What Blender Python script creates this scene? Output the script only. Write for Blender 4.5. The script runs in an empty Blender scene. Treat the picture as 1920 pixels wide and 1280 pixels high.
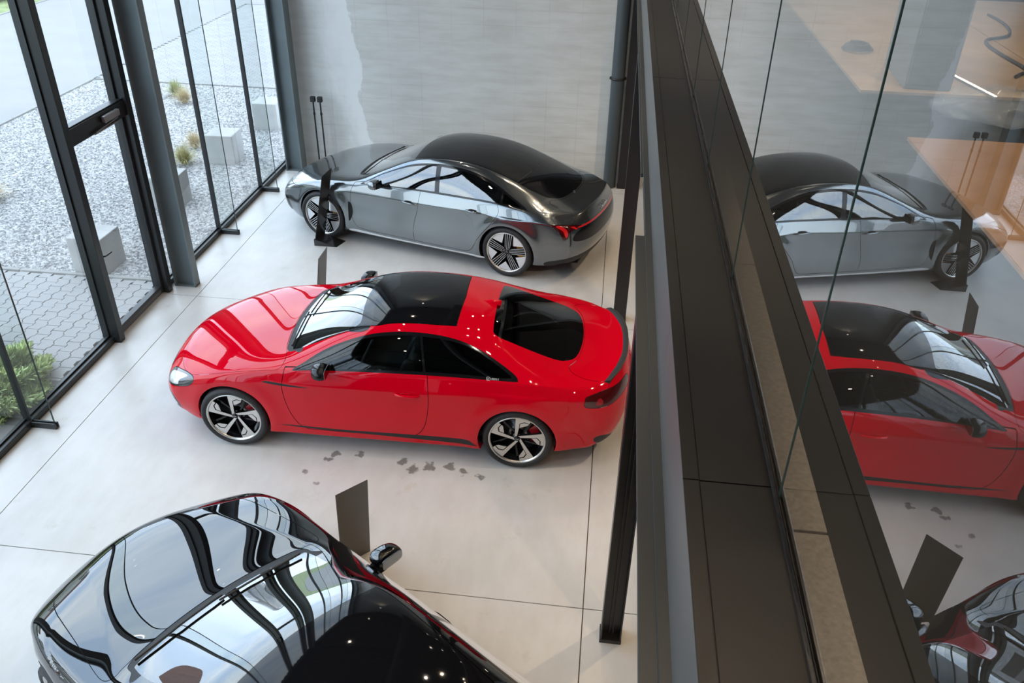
import bpy, bmesh, math, random
import numpy as np
from mathutils import Vector, Matrix
random.seed(7); np.random.seed(7)
PI = math.pi
S = bpy.context.scene
COL = S.collection

# ------------------------------------------------------------------ camera
H = 5.37
cam_d = bpy.data.cameras.new('camera'); cam = bpy.data.objects.new('camera', cam_d); COL.objects.link(cam)
R0 = (0.99249693, 0.12098089, 0.01770513)
U0 = (-0.07949954, 0.52850212, 0.84520136)
F0 = (-0.09289601, 0.8402673, -0.53415466)
cam.matrix_world = Matrix(((R0[0], U0[0], -F0[0], 0), (R0[1], U0[1], -F0[1], 0), (R0[2], U0[2], -F0[2], H), (0, 0, 0, 1)))
cam_d.sensor_width = 36; cam_d.lens = 1572.76/1920*36; cam_d.clip_start = .05; cam_d.clip_end = 300
S.camera = cam
S.view_settings.view_transform = 'Standard'; S.view_settings.look = 'None'
S.view_settings.gamma = 1; S.view_settings.use_curve_mapping = False
S.view_settings.exposure = 0.10

# ------------------------------------------------------------------ sky: bright overcast with soft clouds
W = bpy.data.worlds.new('overcast_sky'); S.world = W; W.use_nodes = True
nt = W.node_tree; nt.nodes.clear()
wo = nt.nodes.new('ShaderNodeOutputWorld'); bg = nt.nodes.new('ShaderNodeBackground')
tc = nt.nodes.new('ShaderNodeTexCoord'); no = nt.nodes.new('ShaderNodeTexNoise'); mp = nt.nodes.new('ShaderNodeMapping')
cr = nt.nodes.new('ShaderNodeValToRGB')
mp.inputs['Scale'].default_value = (1.0, 1.0, 3.5)
no.inputs['Scale'].default_value = 2.2; no.inputs['Detail'].default_value = 6; no.inputs['Roughness'].default_value = .55
cr.color_ramp.elements[0].position = .36; cr.color_ramp.elements[0].color = (.46, .62, .86, 1)
cr.color_ramp.elements[1].position = .62; cr.color_ramp.elements[1].color = (.80, .90, 1.0, 1)
nt.links.new(tc.outputs['Generated'], mp.inputs['Vector']); nt.links.new(mp.outputs['Vector'], no.inputs['Vector'])
nt.links.new(no.outputs['Fac'], cr.inputs['Fac']); nt.links.new(cr.outputs['Color'], bg.inputs['Color'])
bg.inputs['Strength'].default_value = SKY = 4.8
nt.links.new(bg.outputs['Background'], wo.inputs['Surface'])

# ------------------------------------------------------------------ helpers
def tag(o, label=None, cat=None, group=None, kind=None):
    if label: o['label'] = label
    if cat: o['category'] = cat
    if group: o['group'] = group
    if kind: o['kind'] = kind
    return o
def empty(name, loc=(0, 0, 0), rz=0, label=None, cat=None, group=None, parent=None):
    o = bpy.data.objects.new(name, None); COL.objects.link(o); o.empty_display_size = .2
    o.location = loc; o.rotation_euler = (0, 0, rz)
    if parent: o.parent = parent
    return tag(o, label, cat, group)
def link(name, me, mat=None, parent=None):
    o = bpy.data.objects.new(name, me); COL.objects.link(o)
    if mat is not None and not me.materials:
        for m in (mat if isinstance(mat, (list, tuple)) else [mat]): me.materials.append(m)
    if parent: o.parent = parent
    return o
def mesh(name, V, Fc, mat=None, parent=None, smooth=False, mi=None):
    me = bpy.data.meshes.new(name); me.from_pydata([tuple(v) for v in V], [], [tuple(f) for f in Fc])
    if smooth: me.polygons.foreach_set('use_smooth', [True]*len(me.polygons))
    if mi is not None: me.polygons.foreach_set('material_index', mi)
    me.update()
    return link(name, me, mat, parent)
class MB:
    "collects boxes, prisms and tubes; build() links them as one mesh"
    def __init__(s): s.V = []; s.F = []; s.S = []
    def add(s, V, F, smooth=False):
        b = len(s.V); s.V += [tuple(v) for v in V]; s.F += [tuple(b+i for i in f) for f in F]; s.S += [smooth]*len(F); return s
    def box(s, x0, x1, y0, y1, z0, z1, bev=0, M=None):
        if bev <= 0:
            V = [(x, y, z) for z in (z0, z1) for y in (y0, y1) for x in (x0, x1)]
            F = [(0, 2, 3, 1), (4, 5, 7, 6), (0, 1, 5, 4), (2, 6, 7, 3), (0, 4, 6, 2), (1, 3, 7, 5)]
        else:
            b = min(bev, (x1-x0)/2.01, (y1-y0)/2.01, (z1-z0)/2.01)
            bm = bmesh.new(); bmesh.ops.create_cube(bm, size=1)
            for v in bm.verts: v.co = ((x0+x1)/2+v.co.x*(x1-x0), (y0+y1)/2+v.co.y*(y1-y0), (z0+z1)/2+v.co.z*(z1-z0))
            bmesh.ops.bevel(bm, geom=bm.edges[:], offset=b, segments=2, affect='EDGES', profile=.5)
            bm.verts.ensure_lookup_table(); bm.verts.index_update()
            V = [v.co[:] for v in bm.verts]; F = [tuple(v.index for v in f.verts) for f in bm.faces]; bm.free()
        if M is not None: V = [tuple(M @ Vector(v)) for v in V]
        return s.add(V, F)
    def prism(s, poly, axis, a, b, M=None):
        "extrude a 2-D polygon along axis ('x','y','z') between a and b"
        n = len(poly); V = []
        for t in (a, b):
            for p, q in poly:
                V.append({'x': (t, p, q), 'y': (p, t, q), 'z': (p, q, t)}[axis])
        F = [tuple(range(n))[::-1], tuple(range(n, 2*n))] + [(i, (i+1) % n, n+(i+1) % n, n+i) for i in range(n)]
        if M is not None: V = [tuple(M @ Vector(v)) for v in V]
        return s.add(V, F)
    def tube(s, P, r, n=10, caps=True, smooth=True):
        P = [Vector(p) for p in P]; m = len(P); rr = r if isinstance(r, (list, tuple)) else [r]*m
        V = []; up = None
        for i, p in enumerate(P):
            t = (P[min(i+1, m-1)]-P[max(i-1, 0)]).normalized()
            if up is None: up = t.orthogonal().normalized()
            up = (up - t*up.dot(t)).normalized(); w = t.cross(up)
            V += [p + (up*math.cos(2*PI*k/n)+w*math.sin(2*PI*k/n))*rr[i] for k in range(n)]
        F = [(i*n+k, i*n+(k+1) % n, (i+1)*n+(k+1) % n, (i+1)*n+k) for i in range(m-1) for k in range(n)]
        s.add(V, F, smooth)
        if caps: s.add(V[:n], [tuple(range(n))[::-1]]); s.add(V[-n:], [tuple(range(n))])
        return s
    def lathe(s, prof, n=48, axis='y', c=(0, 0, 0), smooth=True, closed=False):
        "prof: list of (radius, along-axis)"
        m = len(prof); V = []
        for r, a in prof:
            for k in range(n):
                u, w = r*math.cos(2*PI*k/n), r*math.sin(2*PI*k/n)
                p = {'y': (u, a, w), 'z': (u, w, a), 'x': (a, u, w)}[axis]
                V.append((p[0]+c[0], p[1]+c[1], p[2]+c[2]))
        F = [(i*n+k, i*n+(k+1) % n, ((i+1) % m)*n+(k+1) % n, ((i+1) % m)*n+k) for i in range(m if closed else m-1) for k in range(n)]
        return s.add(V, F, smooth)
    def ell(s, c, r, e=2.0, nu=24, nv=14, M=None):
        "super-ellipsoid (rounded box) for cushions and shells"
        V = []; f = lambda t, p: math.copysign(abs(t)**p, t)
        p = 2.0/e
        for j in range(nv+1):
            a = -PI/2+PI*j/nv
            for k in range(nu):
                b = 2*PI*k/nu
                V.append((c[0]+r[0]*f(math.cos(a), p)*f(math.cos(b), p), c[1]+r[1]*f(math.cos(a), p)*f(math.sin(b), p), c[2]+r[2]*f(math.sin(a), p)))
        F = [(j*nu+k, j*nu+(k+1) % nu, (j+1)*nu+(k+1) % nu, (j+1)*nu+k) for j in range(nv) for k in range(nu)]
        if M is not None: V = [tuple(M @ Vector(v)) for v in V]
        return s.add(V, F, True)
    def me(s, name):
        me = bpy.data.meshes.new(name); me.from_pydata(s.V, [], s.F)
        me.polygons.foreach_set('use_smooth', s.S); me.update()
        bm = bmesh.new(); bm.from_mesh(me); bmesh.ops.recalc_face_normals(bm, faces=bm.faces[:]); bm.to_mesh(me); bm.free()
        return me
    def build(s, name, mat, parent=None): return link(name, s.me(name), mat, parent)

# ------------------------------------------------------------------ materials
def M_(name): 
    m = bpy.data.materials.new(name); m.use_nodes = True; return m, m.node_tree, m.node_tree.nodes['Principled BSDF']
def pbr(name, col, rough=.5, metal=0, coat=0, spec=None, bump=None, var=None, coat_r=.03, emit=None):
    m, t, b = M_(name)
    b.inputs['Base Color'].default_value = (*col, 1); b.inputs['Roughness'].default_value = rough
    b.inputs['Metallic'].default_value = metal; b.inputs['Coat Weight'].default_value = coat; b.inputs['Coat Roughness'].default_value = coat_r
    if spec is not None: b.inputs['Specular IOR Level'].default_value = spec
    if emit: b.inputs['Emission Color'].default_value = (*emit[0], 1); b.inputs['Emission Strength'].default_value = emit[1]
    if var or bump:
        c = t.nodes.new('ShaderNodeTexCoord')
    if var:   # (scale, amount)
        n = t.nodes.new('ShaderNodeTexNoise'); n.inputs['Scale'].default_value = var[0]; n.inputs['Detail'].default_value = 5
        h = t.nodes.new('ShaderNodeValToRGB'); a = var[1]
        h.color_ramp.elements[0].position = .3; h.color_ramp.elements[1].position = .7
        h.color_ramp.elements[0].color = tuple(max(0, x*(1-a)) for x in col)+(1,); h.color_ramp.elements[1].color = tuple(min(1, x*(1+a)) for x in col)+(1,)
        t.links.new(c.outputs['Object'], n.inputs['Vector']); t.links.new(n.outputs['Fac'], h.inputs['Fac']); t.links.new(h.outputs['Color'], b.inputs['Base Color'])
    if bump:  # (scale, strength, distance)
        n = t.nodes.new('ShaderNodeTexNoise'); n.inputs['Scale'].default_value = bump[0]; n.inputs['Detail'].default_value = 4
        u = t.nodes.new('ShaderNodeBump'); u.inputs['Strength'].default_value = bump[1]; u.inputs['Distance'].default_value = bump[2]
        t.links.new(c.outputs['Object'], n.inputs['Vector']); t.links.new(n.outputs['Fac'], u.inputs['Height']); t.links.new(u.outputs['Normal'], b.inputs['Normal'])
    return m
def thin_glass(name, tint=(.95, .97, .96), ior=1.5, boost=1.0, rough=0.0):
    "a pane: both faces' Fresnel reflection over a tinted see-through"
    m = bpy.data.materials.new(name); m.use_nodes = True; t = m.node_tree; t.nodes.clear()
    o = t.nodes.new('ShaderNodeOutputMaterial'); mx = t.nodes.new('ShaderNodeMixShader'); tr = t.nodes.new('ShaderNodeBsdfTransparent'); gl = t.nodes.new('ShaderNodeBsdfGlossy')
    g = t.nodes.new('ShaderNodeNewGeometry'); dt = t.nodes.new('ShaderNodeVectorMath'); dt.operation = 'DOT_PRODUCT'
    t.links.new(g.outputs['Incoming'], dt.inputs[0]); t.links.new(g.outputs['Normal'], dt.inputs[1])
    def mm(op, a, b=None):
        n = t.nodes.new('ShaderNodeMath'); n.operation = op
        for i, v in enumerate((a, b)):
            if v is None: continue
            if isinstance(v, (int, float)): n.inputs[i].default_value = v
            else: t.links.new(v, n.inputs[i])
        return n.outputs[0]
    # Schlick on |cos|, then R_total = 2R/(1+R)
    c = mm('ABSOLUTE', dt.outputs['Value']); k = mm('POWER', mm('SUBTRACT', 1.0, c), 5.0)
    r0 = ((ior-1)/(ior+1))**2
    R = mm('ADD', mm('MULTIPLY', k, 1-r0), r0)
    RT = mm('MINIMUM', mm('MULTIPLY', mm('DIVIDE', mm('MULTIPLY', R, 2.0), mm('ADD', R, 1.0)), boost), 1.0)
    tr.inputs['Color'].default_value = (*tint, 1); gl.inputs['Roughness'].default_value = rough; gl.inputs['Color'].default_value = (1, 1, 1, 1)
    t.links.new(RT, mx.inputs['Fac']); t.links.new(tr.outputs[0], mx.inputs[1]); t.links.new(gl.outputs[0], mx.inputs[2]); t.links.new(mx.outputs[0], o.inputs['Surface'])
    return m
# ------------------------------------------------------------------ lights of the place
def spot(loc, energy, size=1.9, col=(1, .86, .68), r=.04, aim=None):
    l = bpy.data.lights.new('spot_light', 'SPOT'); l.energy = energy; l.spot_size = size; l.spot_blend = .6; l.color = col; l.shadow_soft_size = r
    o = bpy.data.objects.new('spot_light', l); o.location = loc; COL.objects.link(o)
    return o
SPOTE = 38
CEIL = 7.5
XW, YB, YF = -5.6, 13.75, -9.0      # glass facade plane, back wall, wall behind the camera
pl = bpy.data.lights.new('sky_portal', 'AREA'); pl.shape = 'RECTANGLE'; pl.size = CEIL; pl.size_y = YB-YF; pl.cycles.is_portal = True
po = bpy.data.objects.new('sky_portal', pl); po.location = (XW-.12, (YB+YF)/2, CEIL/2); po.rotation_euler = (0, -PI/2, 0); COL.objects.link(po)

# ------------------------------------------------------------------ room materials
M_flange = pbr('flange_paint', (.022, .026, .029), .42)
M_steel = pbr('anthracite_steel', (.16, .195, .205), .42, var=(1.5, .12))
M_steelb = pbr('black_steel', (.012, .012, .013), .40, coat=.15)
M_frame = pbr('window_frame_black', (.018, .020, .021), .35)
M_beam = pbr('beam_top_paint', (.006, .0052, .0048), .40, spec=.3, var=(2, .15), bump=(6, .06, .01))
M_beamg = pbr('beam_face_paint', (.082, .078, .076), .42, var=(1.2, .1))
M_ceil = pbr('ceiling_black', (.018, .018, .019), .6)
M_dwall = pbr('dark_plaster', (.10, .10, .10), .7)
M_facade = thin_glass('facade_glass', (.93, .955, .945), boost=1.0)
M_fing = thin_glass('fin_glass', (.86, .90, .89), boost=.6)
M_finedge = pbr('glass_edge', (.03, .05, .045), .15)
M_gall = thin_glass('gallery_glass', (.93, .94, .93), boost=1.5)

def concrete_floor():
    m, t, b = M_('polished_concrete'); N = t.nodes; K = t.links
    c = N.new('ShaderNodeTexCoord'); g = N.new('ShaderNodeNewGeometry')
    def noise(s, d=5, r=.55, sc=(1, 1, 1)):
        mp = N.new('ShaderNodeMapping'); mp.inputs['Scale'].default_value = sc; n = N.new('ShaderNodeTexNoise')
        n.inputs['Scale'].default_value = s; n.inputs['Detail'].default_value = d; n.inputs['Roughness'].default_value = r
        K.new(g.outputs['Position'], mp.inputs['Vector']); K.new(mp.outputs['Vector'], n.inputs['Vector']); return n.outputs['Fac']
    def ramp(f, a, ca, bb, cb):
        r = N.new('ShaderNodeValToRGB'); r.color_ramp.elements[0].position = a; r.color_ramp.elements[1].position = bb
        r.color_ramp.elements[0].color = (*ca, 1); r.color_ramp.elements[1].color = (*cb, 1); K.new(f, r.inputs['Fac']); return r.outputs['Color']
    def mix(a, bb, f, ty='MULTIPLY'):
        x = N.new('ShaderNodeMix'); x.data_type = 'RGBA'; x.blend_type = ty
        if isinstance(f, float): x.inputs['Factor'].default_value = f
        else: K.new(f, x.inputs['Factor'])
        K.new(a, x.inputs['A']); K.new(bb, x.inputs['B']); return x.outputs['Result']
    base = ramp(noise(.9, 6), .3, (.56, .555, .54), .7, (.66, .655, .645))
    base = mix(base, ramp(noise(7, 4, .6, (1, .35, 1)), .35, (.95, .94, .925), .62, (1, 1, 1)), 1.0)
    base = mix(base, ramp(noise(2.3, 8, .72), .60, (1, 1, 1), .78, (.80, .74, .66)), 1.0)
    # dried drips under the red car's sill
    spots = None
    for (x, y, r) in [(-2.45, 6.05, .05), (-2.40, 6.14, .06), (-2.15, 6.16, .05), (-1.72, 6.12, .07), (-1.60, 6.02, .07), (-1.45, 6.08, .08), (-1.25, 6.1, .07), (-1.12, 6.05, .06), (-2.62, 5.85, .03), (-2.45, 5.68, .025), (-.95, 6.0, .04)]:
        v = N.new('ShaderNodeVectorMath'); v.operation = 'DISTANCE'; K.new(g.outputs['Position'], v.inputs[0]); v.inputs[1].default_value = (x, y, 0)
        s = N.new('ShaderNodeMath'); s.operation = 'SUBTRACT'; K.new(v.outputs['Value'], s.inputs[0]); s.inputs[1].default_value = r*.62
        if spots is None: spots = s.outputs[0]
        else:
            k = N.new('ShaderNodeMath'); k.operation = 'MINIMUM'; K.new(spots, k.inputs[0]); K.new(s.outputs[0], k.inputs[1]); spots = k.outputs[0]
    nn = N.new('ShaderNodeMath'); nn.operation = 'MULTIPLY_ADD'; K.new(noise(16, 3), nn.inputs[0]); nn.inputs[1].default_value = .16; K.new(spots, nn.inputs[2])
    base = mix(base, ramp(nn.outputs[0], .075, (.40, .39, .38), .095, (1, 1, 1)), 1.0)
    K.new(base, b.inputs['Base Color'])
    r = N.new('ShaderNodeMapRange'); K.new(noise(3, 5), r.inputs['Value']); r.inputs['To Min'].default_value = .26; r.inputs['To Max'].default_value = .44
    K.new(r.outputs['Result'], b.inputs['Roughness'])
    return m
def concrete_wall():
    m, t, b = M_('board_marked_concrete'); N = t.nodes; K = t.links
    g = N.new('ShaderNodeNewGeometry')
    def noise(s, d, r, sc):
        mp = N.new('ShaderNodeMapping'); mp.inputs['Scale'].default_value = sc; n = N.new('ShaderNodeTexNoise')
        n.inputs['Scale'].default_value = s; n.inputs['Detail'].default_value = d; n.inputs['Roughness'].default_value = r
        K.new(g.outputs['Position'], mp.inputs['Vector']); K.new(mp.outputs['Vector'], n.inputs['Vector']); return n.outputs['Fac']
    def ramp(f, a, ca, bb, cb):
        r = N.new('ShaderNodeValToRGB'); r.color_ramp.elements[0].position = a; r.color_ramp.elements[1].position = bb
        r.color_ramp.elements[0].color = (*ca, 1); r.color_ramp.elements[1].color = (*cb, 1); K.new(f, r.inputs['Fac']); return r.outputs['Color']
    def mix(a, bb, f, ty='MULTIPLY'):
        x = N.new('ShaderNodeMix'); x.data_type = 'RGBA'; x.blend_type = ty
        if isinstance(f, float): x.inputs['Factor'].default_value = f
        else: K.new(f, x.inputs['Factor'])
        K.new(a, x.inputs['A']); K.new(bb, x.inputs['B']); return x.outputs['Result']
    base = ramp(noise(.7, 5, .55, (1, 1, 1)), .3, (.63, .63, .61), .7, (.74, .74, .72))
    base = mix(base, ramp(noise(4, 6, .6, (.35, 1, 2.2)), .38, (.90, .895, .88), .6, (1, 1, 1)), 1.0)
    # faint lift lines and joint grid of the formwork
    bk = N.new('ShaderNodeTexBrick'); bk.inputs['Scale'].default_value = 1; bk.inputs['Mortar Size'].default_value = .012; bk.inputs['Mortar Smooth'].default_value = 1
    bk.inputs['Brick Width'].default_value = .52; bk.inputs['Row Height'].default_value = .25; bk.offset = 0
    bk.inputs['Color1'].default_value = bk.inputs['Color2'].default_value = (1, 1, 1, 1); bk.inputs['Mortar'].default_value = (.88, .875, .865, 1)
    sp = N.new('ShaderNodeSeparateXYZ'); K.new(g.outputs['Position'], sp.inputs[0]); cb = N.new('ShaderNodeCombineXYZ'); K.new(sp.outputs['X'], cb.inputs['X']); K.new(sp.outputs['Z'], cb.inputs['Y'])
    K.new(cb.outputs[0], bk.inputs['Vector'])
    fade = ramp(noise(.9, 2, .5, (1, 1, 1)), .4, (.1, .1, .1), .65, (.9, .9, .9))
    base = mix(base, bk.outputs['Color'], fade)
    # pale efflorescence run near the facade end of the wall
    a = N.new('ShaderNodeMath'); a.operation = 'MULTIPLY_ADD'; K.new(noise(2.0, 6, .6, (1, 1, .5)), a.inputs[0]); a.inputs[1].default_value = 1.3; K.new(sp.outputs['X'], a.inputs[2])
    z = N.new('ShaderNodeMath'); z.operation = 'MULTIPLY_ADD'; K.new(sp.outputs['Z'], z.inputs[0]); z.inputs[1].default_value = .22; K.new(a.outputs[0], z.inputs[2])
    run = ramp(z.outputs[0], 0, (0, 0, 0), 1, (0, 0, 0))
    lo = N.new('ShaderNodeMapRange'); lo.interpolation_type = 'SMOOTHSTEP'; K.new(z.outputs[0], lo.inputs['Value']); lo.inputs['From Min'].default_value = -3.95; lo.inputs['From Max'].default_value = -3.3; 
    hi = N.new('ShaderNodeMapRange'); K.new(z.outputs[0], hi.inputs['Value']); hi.inputs['From Min'].default_value = -3.16; hi.inputs['From Max'].default_value = -3.13; hi.inputs['To Min'].default_value = 1; hi.inputs['To Max'].default_value = 0
    mu = N.new('ShaderNodeMath'); mu.operation = 'MULTIPLY'; K.new(lo.outputs[0], mu.inputs[0]); K.new(hi.outputs[0], mu.inputs[1])
    m2 = N.new('ShaderNodeMath'); m2.operation = 'MULTIPLY'; K.new(mu.outputs[0], m2.inputs[0]); m2.inputs[1].default_value = .85
    w = N.new('ShaderNodeRGB'); w.outputs[0].default_value = (.88, .89, .89, 1)
    base = mix(base, w.outputs[0], m2.outputs[0], 'MIX')
    K.new(base, b.inputs['Base Color']); b.inputs['Roughness'].default_value = .75
    bu = N.new('ShaderNodeBump'); bu.inputs['Strength'].default_value = .15; bu.inputs['Distance'].default_value = .01; K.new(noise(14, 5, .6, (1, 1, 1)), bu.inputs['Height']); K.new(bu.outputs[0], b.inputs['Normal'])
    return m
M_floor = concrete_floor(); M_wall = concrete_wall()
def ST(o): o['kind'] = 'structure'; return o

# ------------------------------------------------------------------ floor slabs with open joints
XR = 8.0
fl = ST(MB().box(XW-.1, XR, YF, YB+.1, -.12, -.02).build('floor', pbr('joint_filler', (.17, .15, .13), .8)))
xs = [XW-.1, -5.10, .11, 5.3, XR]; ys = [YF, -4.15, .21, 4.57, 8.93, 13.29, YB]
for i in range(len(xs)-1):
    for j in range(len(ys)-1):
        g = .0045
        MB().box(xs[i]+g, xs[i+1]-g, ys[j]+g, ys[j+1]-g, -.02, 0).build('floor_slab', M_floor, fl)
ST(MB().box(XW-.02, XR, YB, YB+.3, -.02, CEIL+.4).build('wall_back', M_wall))
ST(MB().box(XW-.3, XR, YF-.3, YF, -.02, CEIL+.4).build('wall_front', M_dwall))
ST(MB().box(XR, XR+.3, YF-.3, YB+.3, -.02, CEIL+.4).build('wall_right', M_dwall))
# corrugated ceiling with purlins
V = []; F = []; pr = [(0, 0), (.10, 0), (.14, .07), (.24, .07), (.28, 0)]
yy = []; y = YF-.2
while y < YB+.2:
    for a, b in pr[:-1]: yy.append((y+a, CEIL+b))
    y += .28
for a, b in yy: V += [(XW-.3, a, b), (XR+.2, a, b)]
F = [(2*k, 2*k+1, 2*k+3, 2*k+2) for k in range(len(yy)-1)]
ce = ST(mesh('ceiling', V, F, M_ceil))
MB().box(XW-.3, XR+.2, YF-.2, YB+.2, CEIL+.1, CEIL+.3).build('roof_deck', M_ceil, ce)
for k, y in enumerate((-5.42, -.57, 4.28, 9.13, 13.4)):
    b = MB(); b.box(XW, XR, y-.10, y+.10, CEIL-.03, CEIL-.01); b.box(XW, XR, y-.10, y+.10, CEIL-.32, CEIL-.30); b.box(XW, XR, y-.008, y+.008, CEIL-.31, CEIL-.02)
    tag(b.build('roof_beam', M_ceil, ce))
# ventilation duct and the rows of spotlights
d = MB(); d.tube([(-1.6, YF+.1, 6.75), (-1.6, 0, 6.75), (-1.6, YB-.05, 6.75)], .26, 20)
duct = tag(d.build('ventilation_duct', pbr('duct_dark', (.03, .03, .032), .45)), 'long round black air duct under the ceiling', 'duct'); 
for y in range(-8, 14, 2): MB().lathe([(.262, y-.02), (.272, y-.02), (.272, y+.02), (.262, y+.02)], 20, 'y', (-1.6, 0, 6.75)).build('duct_collar', M_ceil, duct)
M_bulb = pbr('spotlight_glow', (1, .9, .75), .5, emit=((1, .88, .70), 60))
def spotlight(x, y, z, i, en=None, col=(1, .86, .68)):
    e = empty('ceiling_spotlight', (x, y, z), 0, 'small black cylinder spotlight hanging high under the corrugated ceiling', 'lamp', 'ceiling spotlights')
    MB().lathe([(0, .16), (.045, .16), (.05, .15), (.05, -.02), (.042, -.02), (.040, .0)], 20, 'z').build('lamp_housing', M_steelb, e)
    MB().lathe([(0, -.002), (.040, -.002)], 20, 'z').build('lamp_lens', M_bulb, e)
    MB().tube([(0, 0, .16), (0, 0, CEIL-z)], .006, 6).build('suspension_rod', M_steelb, e)
    s = spot((x, y, z-.03), en or SPOTE, col=col); return e
k = 0
for x in (-3.4, -.6, .05):
    for y in (-3.2, -.6, 2.0, 4.6, 7.2, 9.8, 12.2):
        if x > 0 and y in (-3.2,): continue
        spotlight(x if x < 0 else -.05, y+(1.3 if x < -3 else (.55 if x > -.1 else 0)), 6.55, k, 85 if x > -.1 else None, (1, .76, .50) if x > -.1 else (1, .86, .68)); k += 1

# ------------------------------------------------------------------ glass facade
fa = empty('window_1', (0, 0, 0)); ST(fa)
MULL = [-7.0, -5.42, -3.7, -2.1, -.57, 1.2, 2.75, 4.28, 6.13, 7.80, 9.03, 9.33, 10.80, 12.46, YB-.02]
ed = [YF]+MULL
thin = MB()
for a, b in zip(ed[:-1], ed[1:]):
    if abs(a-7.80) < .01:
        continue
    mesh('pane', [(XW, a, .04), (XW, b, .04), (XW, b, CEIL), (XW, a, CEIL)], [(0, 1, 2, 3)], M_facade, fa)
for y in MULL[:-1]:
    if y in (7.80, 9.03, 9.33): continue
    MB().box(XW-.03, XW+.035, y-.016, y+.016, 0, CEIL, .004).build('mullion', M_frame, fa)
for a, b in ((YF, 7.86), (8.98, YB)):
    f = MB(); f.box(XW-.06, XW+.05, a, b, 0, .075, .006); f.box(XW-.03, XW+.0, a, b, .075, .095, .004); f.build('bottom_rail', M_frame, fa)
MB().box(XW-.06, XW+.06, YF, YB, CEIL-.12, CEIL+.02).build('top_rail', M_frame, fa)
# glass fins standing on steel shoes behind the slim mullions
for y in (-7.0, -3.7, -2.1, 1.2, 2.75, 6.13, 10.80, 12.46):
    f = mesh('glass_fin', [(XW+.03, y, .06), (XW+.29, y, .06), (XW+.29, y, CEIL), (XW+.03, y, CEIL)], [(0, 1, 2, 3)], M_fing, fa)
    MB().box(XW+.285, XW+.292, y-.007, y+.007, .06, CEIL).build('fin_edge', M_finedge, f)
    s = MB(); s.box(XW+.03, XW+.31, y-.028, y-.010, 0, .065, .003); s.box(XW+.03, XW+.31, y+.010, y+.028, 0, .065, .003); s.box(XW+.03, XW+.31, y-.012, y+.012, 0, .02); s.build('fin_shoe', M_frame, f)
# steel columns
def hcol(name, x0, x1, y, w, z1, mat, label=None, web_x=True, grp=None, ft=.014):
    "H section; web runs along x between two flanges"
    e = empty(name, ((x0+x1)/2, y, 0), 0, label, 'column', grp)
    c = (x1-x0)/2; m = MB(); m.box(-c+ft, c-ft, -.006, .006, 0, z1); m.build('web', mat, e)
    for s in (-1, 1): MB().box(min(s*c, s*(c-ft)), max(s*c, s*(c-ft)), -w/2, w/2, 0, z1, .002).build('flange', mat, e)
    b = MB(); b.box(-c-.0, c, -w/2, w/2, 0, .012); b.build('base_plate', mat, e)
    return e
hcol('steel_column', -5.50, -5.21, 9.215, .13, CEIL-.3, M_steel, 'blue-grey H-section steel column right of the glass entrance door', ft=.02)
hcol('steel_column', -5.50, -5.21, 13.52, .24, CEIL-.3, M_steel, 'blue-grey steel column in the corner of glass facade and concrete wall', ft=.02)
hcol('steel_column', -5.50, -5.21, 4.28, .13, CEIL-.3, M_steel, 'blue-grey steel facade column nearest the bottom left of the photo', ft=.02)
for y in (-.57, -5.42): hcol('steel_column', -5.50, -5.21, y, .13, CEIL-.3, M_steel, 'blue-grey steel facade column behind the viewer', grp='columns behind the viewer', ft=.02)
# entrance door with its jamb posts
dr = empty('door_1', (XW, 7.83, 0)); ST(dr)
for y0, y1 in ((7.73, 7.83), (8.96, 9.06)):
    b = MB(); b.box(-.09, .12, y0-7.83, y1-7.83, 0, CEIL, .004); b.box(-.02, .0, y0-7.83-.02, y0-7.83, 0, CEIL); b.build('jamb_post', M_frame, dr)
b = MB(); b.box(-.05, .09, 0, 1.16, 2.33, 2.51, .004); b.box(.0, .075, 0, 1.16, 2.51, 2.525, .002); b.build('transom', M_frame, dr)
b = MB(); b.box(-.03, .05, 0, .075, .02, 2.33, .004); b.box(-.03, .05, 1.085, 1.16, .02, 2.33, .004); b.box(-.03, .05, .075, 1.085, .02, .12, .004); b.build('door_leaf_frame', M_frame, dr)
b = MB(); b.box(.045, .052, .10, 1.06, .03, .085, .002); b.build('kick_strip', M_beamg, dr)
mesh('door_pane', [(0, .075, .12), (0, 1.085, .12), (0, 1.085, 2.33), (0, .075, 2.33)], [(0, 1, 2, 3)], M_facade, dr)
mesh('top_pane', [(0, 0, 2.51), (0, 1.16, 2.51), (0, 1.16, CEIL), (0, 0, CEIL)], [(0, 1, 2, 3)], M_facade, dr)
for y0 in (0, 1.10): MB().box(-.03, .02, y0, y0+.06, 2.51, CEIL, .003).build('top_frame', M_frame, dr)
M_clos = pbr('closer_grey', (.33, .31, .31), .35, metal=.6)
b = MB(); b.box(.09, .145, .62, .93, 2.40, 2.475, .012); cl = b.build('door_closer', M_clos, dr)
b = MB(); b.tube([(.12, .90, 2.385), (.125, .42, 2.355)], .008, 8); b.box(.108, .132, .40, .86, 2.340, 2.352, .003); b.build('closer_arm', M_clos, cl)
b = MB(); b.tube([(.05, .04, 1.06), (.10, .04, 1.06), (.112, .06, 1.06), (.112, .17, 1.055)], .010, 10); b.build('lever_handle', M_steelb, dr)
b = MB(); b.lathe([(0, .012), (.016, .012), (.018, 0)], 20, 'x', (.05, .04, .97)); b.box(.05, .07, .034, .046, .955, .985, .002); b.build('lock_cylinder', M_clos, dr)

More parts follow.
